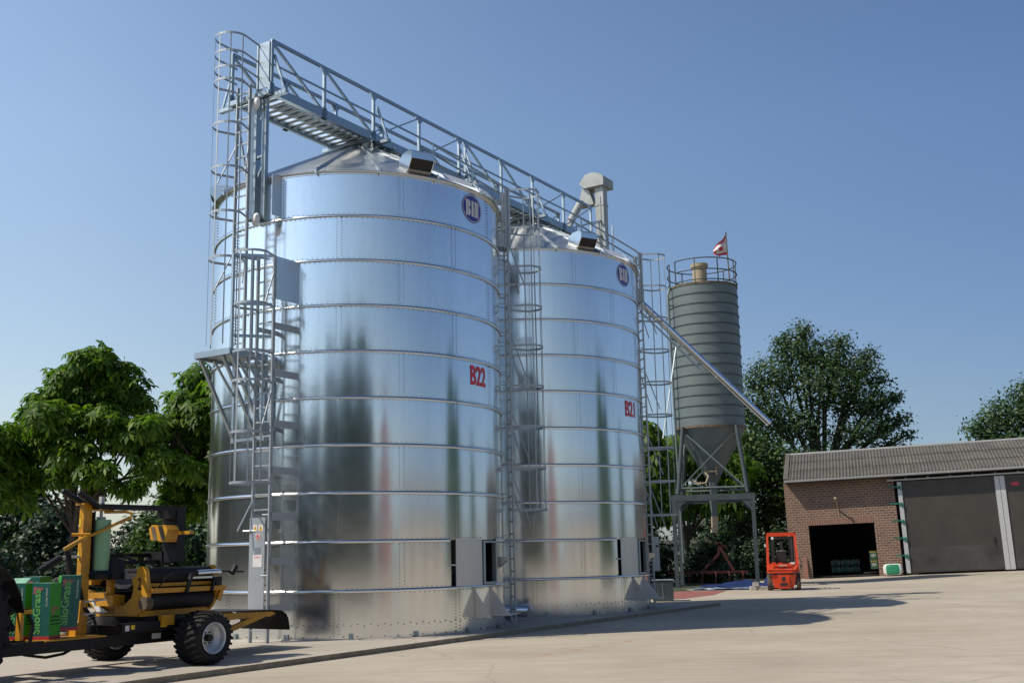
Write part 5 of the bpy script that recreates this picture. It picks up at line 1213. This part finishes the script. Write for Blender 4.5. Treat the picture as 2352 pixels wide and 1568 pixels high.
tree('chestnut_tree', 'chestnut tree cut off by the left edge of the photo', 'tree', (-16.2, 32.0, ZY-.1), 3.0,
     [(.5, 0, 5.3, 1.2, 1.3, .8), (.9, .2, 4.4, 1.2, 1.3, .75), (-.8, 0, 5.8, 1.5, 1.5, 1.2), (-.2, 0, 4.3, 1.6, 1.5, .9), (1.1, 0, 3.7, 1.1, 1.1, .5), (-1.4, 0, 4.6, 1.4, 1.3, 1.0)], 2400, .27, 'palm', 'chestnut', 23, .15, .40, CG, .75)
# darker growth behind them
HG = 'dark trees far behind the wrapper'
def bushy(label, x, y, h, w, n, seed, mat='dark_leaf', size=.28, group=HG, name='background_tree', lowest=.12):
    rs = np.random.RandomState(seed); lb = []
    for q in range(7):
        z = h*(lowest+(.92-lowest)*q/6); ww = w*(.62+.38*sin(pi*min(1, .25+q/7)))*rs.uniform(.8, 1.1)*(1 if q < 5 else .62)
        lb.append((rs.uniform(-.25, .25)*w, rs.uniform(-.3, .3)*w, z, ww*.75, ww*.7, h*.17))
    return tree(name, label, 'tree', (x, y, ZY-.1), h*.45, lb, n, size, 'spray', mat, seed, .12, .3, group, .5)
bushy('tall dark tree at the far left, behind the tractor', -24.5, 55, 5.6, 3.0, 2400, 31)
bushy('dark low tree left of the chestnut trunk, behind the film cartons', -20.6, 50, 4.4, 2.6, 2400, 32)
bushy('greyish dark tree seen between chestnut trunk and orange mast', -18.2, 58, 5.4, 1.9, 1900, 33, 'oak')
bushy('small dark pointed conifer right of the green film roll', -16.3, 60, 4.6, 1.3, 1500, 34)
bushy('yellowish green shrub right of the green film roll', -15.4, 48, 3.5, 1.7, 2200, 35, 'shrub', .22)
bushy('dark green tree behind the orange arm guard', -12.3, 50, 4.7, 2.2, 2600, 36, 'oak', .24)
bushy('green shrub against the left flank of the B22 silo', -10.0, 46, 4.2, 2.0, 2400, 37, 'shrub', .22)
bushy('dark hedge tree behind the bent orange handle', -17.8, 46, 2.6, 2.4, 2200, 38, 'dark_leaf', .22)
bushy('dark hedge tree at the far left edge behind the tractor wheel', -22.3, 44, 3.3, 3.0, 2400, 39, 'dark_leaf', .24)
# oak and its neighbours on the right
tree('oak_tree', 'big round oak tree rising behind the left end of the brick shed', 'tree', (22.0, 79, ZY-.1), 6.5,
     [(-.6, 0, 17.3, .7, .9, .6), (-2.2, .3, 16.3, .9, 1, .7), (1.9, -.3, 16.2, .8, 1, .6), (3.9, 0, 15.2, .8, 1, .6), (4.7, .2, 13.4, .9, 1.1, .6), (5.6, 0, 12.2, .7, .9, .5), (5.9, -.2, 10.6, .8, .9, .4), (6.2, 0, 9.4, .6, .8, .4), (-4.6, 0, 13.6, .8, 1, .7), (-5.6, .2, 11.0, .9, 1, .6), (5.2, 0, 8.5, .8, .9, .4), (-1.2, 0, 16.0, 1.7, 2, 1.5), (.8, .5, 15.2, 2.0, 2.5, 1.4), (2.9, 0, 14.2, 1.9, 2.2, 1.4), (-3.0, 0, 14.0, 1.9, 2.4, 1.5), (0, -1, 13.2, 2.8, 3, 1.7), (-4.2, 0, 11.6, 1.9, 2.4, 1.6), (2.5, .4, 12.0, 2.4, 2.8, 1.3),
      (4.2, 0, 11.6, 1.5, 1.8, 1.1), (4.9, .2, 10.1, 1.2, 1.6, .8), (-1.8, .5, 10.5, 2.7, 3, 1.5), (2.6, -.6, 9.6, 2.6, 2.4, 1.0), (-4.3, 0, 8.8, 1.9, 2.2, 1.3), (4.4, 0, 8.2, 1.5, 1.8, .7), (0, 0, 8.0, 2.8, 2.4, 1.0), (-3.8, .2, 6.4, 2.2, 2.0, 1.2), (-1.6, 0, 5.2, 1.8, 2, 1.0)],
     9500, .26, 'spray', 'oak', 41, .32, .3, None, .62)
tree('oak_tree', 'distant oak crown above the roof at the right edge', 'tree', (46.0, 96, ZY-.1), 7,
     [(-.6, 0, 14.2, 2.2, 2.6, 1.6), (2.2, 0, 15.3, 2.6, 2.6, 1.6), (-3.0, 0, 12.6, 2.2, 2.4, 1.3), (-5.0, 0, 11.4, 1.7, 2, 1.0), (1, 0, 12.6, 3.4, 3, 2), (4.5, 0, 14, 2.6, 2.6, 2.2), (0, 0, 10.5, 4.4, 3, 1.5), (-3.6, 0, 10, 2.6, 2, 1)], 5600, .34, 'spray', 'oak', 42, .3, .3, None, .6)
tree('lime_tree', 'dense tree between the grey silo legs and the shed, low branches', 'tree', (14.6, 64, ZY-.1), 3.2,
     [(-1.2, 0, 7.8, 1.3, 1.6, .9), (.2, 0, 6.6, 1.9, 2, 1.0), (-1.0, 0, 5.6, 1.9, 2.0, 1.0), (.6, 0, 4.4, 2.0, 2, 1.1), (-1.0, 0, 3.4, 2.2, 2, 1.0), (.8, 0, 2.2, 1.5, 1.7, 1.2), (1.0, 0, 1.0, 1.3, 1.4, .9)], 3200, .28, 'spray', 'shrub', 43, .22, .4, 'trees behind the grey silo', .5)
tree('chestnut_tree', 'chestnut tree directly behind the conical hopper of the grey silo', 'tree', (9.4, 61, ZY-.1), 2.8,
     [(0, 0, 7.0, 2.3, 2, 1.3), (-2.2, 0, 6.0, 1.5, 1.8, 1.0), (2.2, 0, 6.0, 1.9, 1.8, 1.1), (-.8, .2, 4.7, 2.3, 2, .9), (1.8, 0, 4.4, 1.7, 1.8, .9)], 1700, .38, 'palm', 'chestnut', 44, .2, .6, 'trees behind the grey silo', .45)
tree('chestnut_tree', 'chestnut tree behind the cage of the B21 silo ladder', 'tree', (6.6, 56, ZY-.1), 2.6,
     [(0, 0, 7.5, .9, 1.2, .7), (-.3, 0, 6.5, 1.3, 1.4, .9), (.2, 0, 5.3, 1.4, 1.4, .9), (-.3, 0, 4.2, 1.4, 1.4, .8), (.8, 0, 3.6, 1.2, 1.2, .6)], 1400, .36, 'palm', 'chestnut', 45, .16, .6, 'trees behind the grey silo', .5)
bushy('dark tree mostly hidden behind the B21 silo, shading the grey silo stand', 3.2, 54, 9.5, 3.0, 2600, 51, 'oak', .34, 'trees behind the grey silo')
bushy('dark tree mostly hidden between both silos and the grey silo, further back', 0.5, 58, 9.0, 3.0, 2200, 52, 'oak', .34, 'trees behind the grey silo')
for q, (x, y, h, w, lb) in enumerate(((-30, 70, 6.2, 4.5, 'far hedge tree at the left edge of the skyline'), (-24.5, 76, 5.4, 4.2, 'far hedge tree left of the chestnut trunk on the skyline'), (-20, 72, 4.0, 3.6, 'far hedge tree right of the chestnut trunk on the skyline'), (-16, 74, 4.6, 3.4, 'far hedge tree behind the wrapping arm on the skyline'), (8, 78, 4.2, 4.0, 'far hedge tree seen under the grey silo stand, left part'), (13.5, 80, 5.0, 4.0, 'far hedge tree seen under the grey silo stand, right part'))):
    bushy(lb, x, y, h, w, 2000, 80+q, 'dark_leaf', .36, 'far hedge on the skyline')
for i, (x, y, h, w, lb) in enumerate(((7.0, 58, 2.4, 1.8, 'dark shrub low behind the left stand legs of the grey silo'), (9.9, 59, 2.1, 1.9, 'dark shrub behind the red farm implement'), (12.6, 60.5, 3.1, 2.0, 'dark shrub behind the right stand legs of the grey silo'), (14.0, 59.5, 2.8, 1.2, 'dark shrub between the forklift and the shed corner'))):
    bushy(lb, x, y, h, w, 1500, 60+i, 'dark_leaf', .22, 'shrubs under the trees by the shed', 'shrub', .06)
# what the bright silo walls mirror: trees and a red house on the other side of the yard
RG = 'trees across the yard, seen only mirrored'
cols = []
def row(a0, a1, n_, d0, d1, h0, h1, sd):
    q = random.Random(sd)
    for i in range(n_): 
        f = i/max(1, n_-1); yield a0+(a1-a0)*f+q.uniform(-.6, .6), d0+(d1-d0)*f+q.uniform(-1.5, 1.5), q.uniform(h0, h1)
for az_, dist, h_ in (*row(-111.5, -129, 6, 50, 49, 10, 13, 1), *row(-74.5, -104, 9, 50, 51, 12.5, 16.5, 2), *row(-131, -205, 22, 46, 34, 8.5, 10.8, 3), (-9, 46, 13), (-3.5, 48, 11.5), (14, 50, 9)):
    cols.append((C1[0]+dist*cos(RAD(az_)), C1[1]+dist*sin(RAD(az_)), h_))
rt = None
for i, (x, y, h) in enumerate(cols):
    s_ = h/12
    if rt is None:
        lbz = [(0, 0, 2.2, 2.5, 2.5, 1.9), (.3, 0, 4.2, 2.4, 2.4, 1.8), (-.3, .2, 6.2, 2.0, 2.0, 1.6), (.2, 0, 8.2, 1.6, 1.6, 1.5), (0, 0, 10.2, 1.0, 1.0, 1.5)]
        rt = tree('mirrored_tree', 'dark tall tree across the yard mirrored as a streak in the silos', 'tree', (x, y, ZY-.1), 4, lbz, 5200, .60, 'spray', 'far_leaf', 70, .25, .3, RG, .4); rt.scale = (s_*1.2, s_*1.2, s_)
    else: r2 = copy_thing(rt, (x, y, ZY-.1), rt['label'], rot=(0, 0, i*1.3)); r2.scale = (s_*1.2, s_*1.2, s_)
hpos = V(C1[0]+50*cos(RAD(-63)), C1[1]+50*sin(RAD(-63)), ZY)
hb = thing('red_house', hpos, 'red brick house across the yard mirrored as a reddish streak in the silos', 'house')
m = MB(); hy = unit(V(C1[0], C1[1], ZY)-hpos); hx = V(-hy[1], hy[0], 0)
def Hh(a, b, z): return hpos+hx*a+hy*b+UPV*z
m.prism([Hh(-4.6, 0, 0), Hh(4.6, 0, 0), Hh(4.6, 0, 4.2), Hh(0, 0, 11.5), Hh(-4.6, 0, 4.2)], -hy*9); m.build('wall', 'house_red', hb)
m = MB()
for sg in (-1, 1): m.prism([Hh(sg*4.9, .3, 3.7), Hh(0, .3, 11.7), Hh(0, -9.3, 11.7), Hh(sg*4.9, -9.3, 3.7)], UPV*.18)
m.build('roof', 'house_roof', hb)
for a, z in ((-1.8, 1.2), (1.0, 1.2), (-.5, 5.2)):
    m = MB(); m.box((a, .02, z), (a+1, .05, z+1.4), Hh); w_ = m.build('window', 'sack_white', hb)
    m = MB(); m.box((a+.08, .05, z+.08), (a+.92, .06, z+1.32), Hh); m.build('pane', 'interior', w_)
fb = thing('farm_building', V(C1[0]+50*cos(RAD(-35)), C1[1]+50*sin(RAD(-35)), ZY), 'low pale farm building across the yard mirrored along the foot of the silos', 'farm building')
hpos2 = V(C1[0]+50*cos(RAD(-35)), C1[1]+50*sin(RAD(-35)), ZY); fy2 = unit(V(C1[0], C1[1], ZY)-hpos2); fx2 = V(-fy2[1], fy2[0], 0)
def Hf(a, b, z): return hpos2+fx2*a+fy2*b+UPV*z
m = MB(); m.box((-17, -8, 0), (15, 0, 3.9), Hf); m.build('wall', 'farm_wall', fb)
m = MB(); m.prism([Hf(-17.4, .5, 3.85), Hf(15.4, .5, 3.85), Hf(15.4, -4, 5.4), Hf(-17.4, -4, 5.4)], UPV*.12); m.prism([Hf(-17.4, -8.5, 3.85), Hf(15.4, -8.5, 3.85), Hf(15.4, -4, 5.4), Hf(-17.4, -4, 5.4)], UPV*.12); m.build('roof', 'eternit', fb)
for a in (-12, -4, 5):
    m = MB(); m.box((a, .01, 0), (a+3, .06, 3), Hf); m.build('door', 'vent', fb)
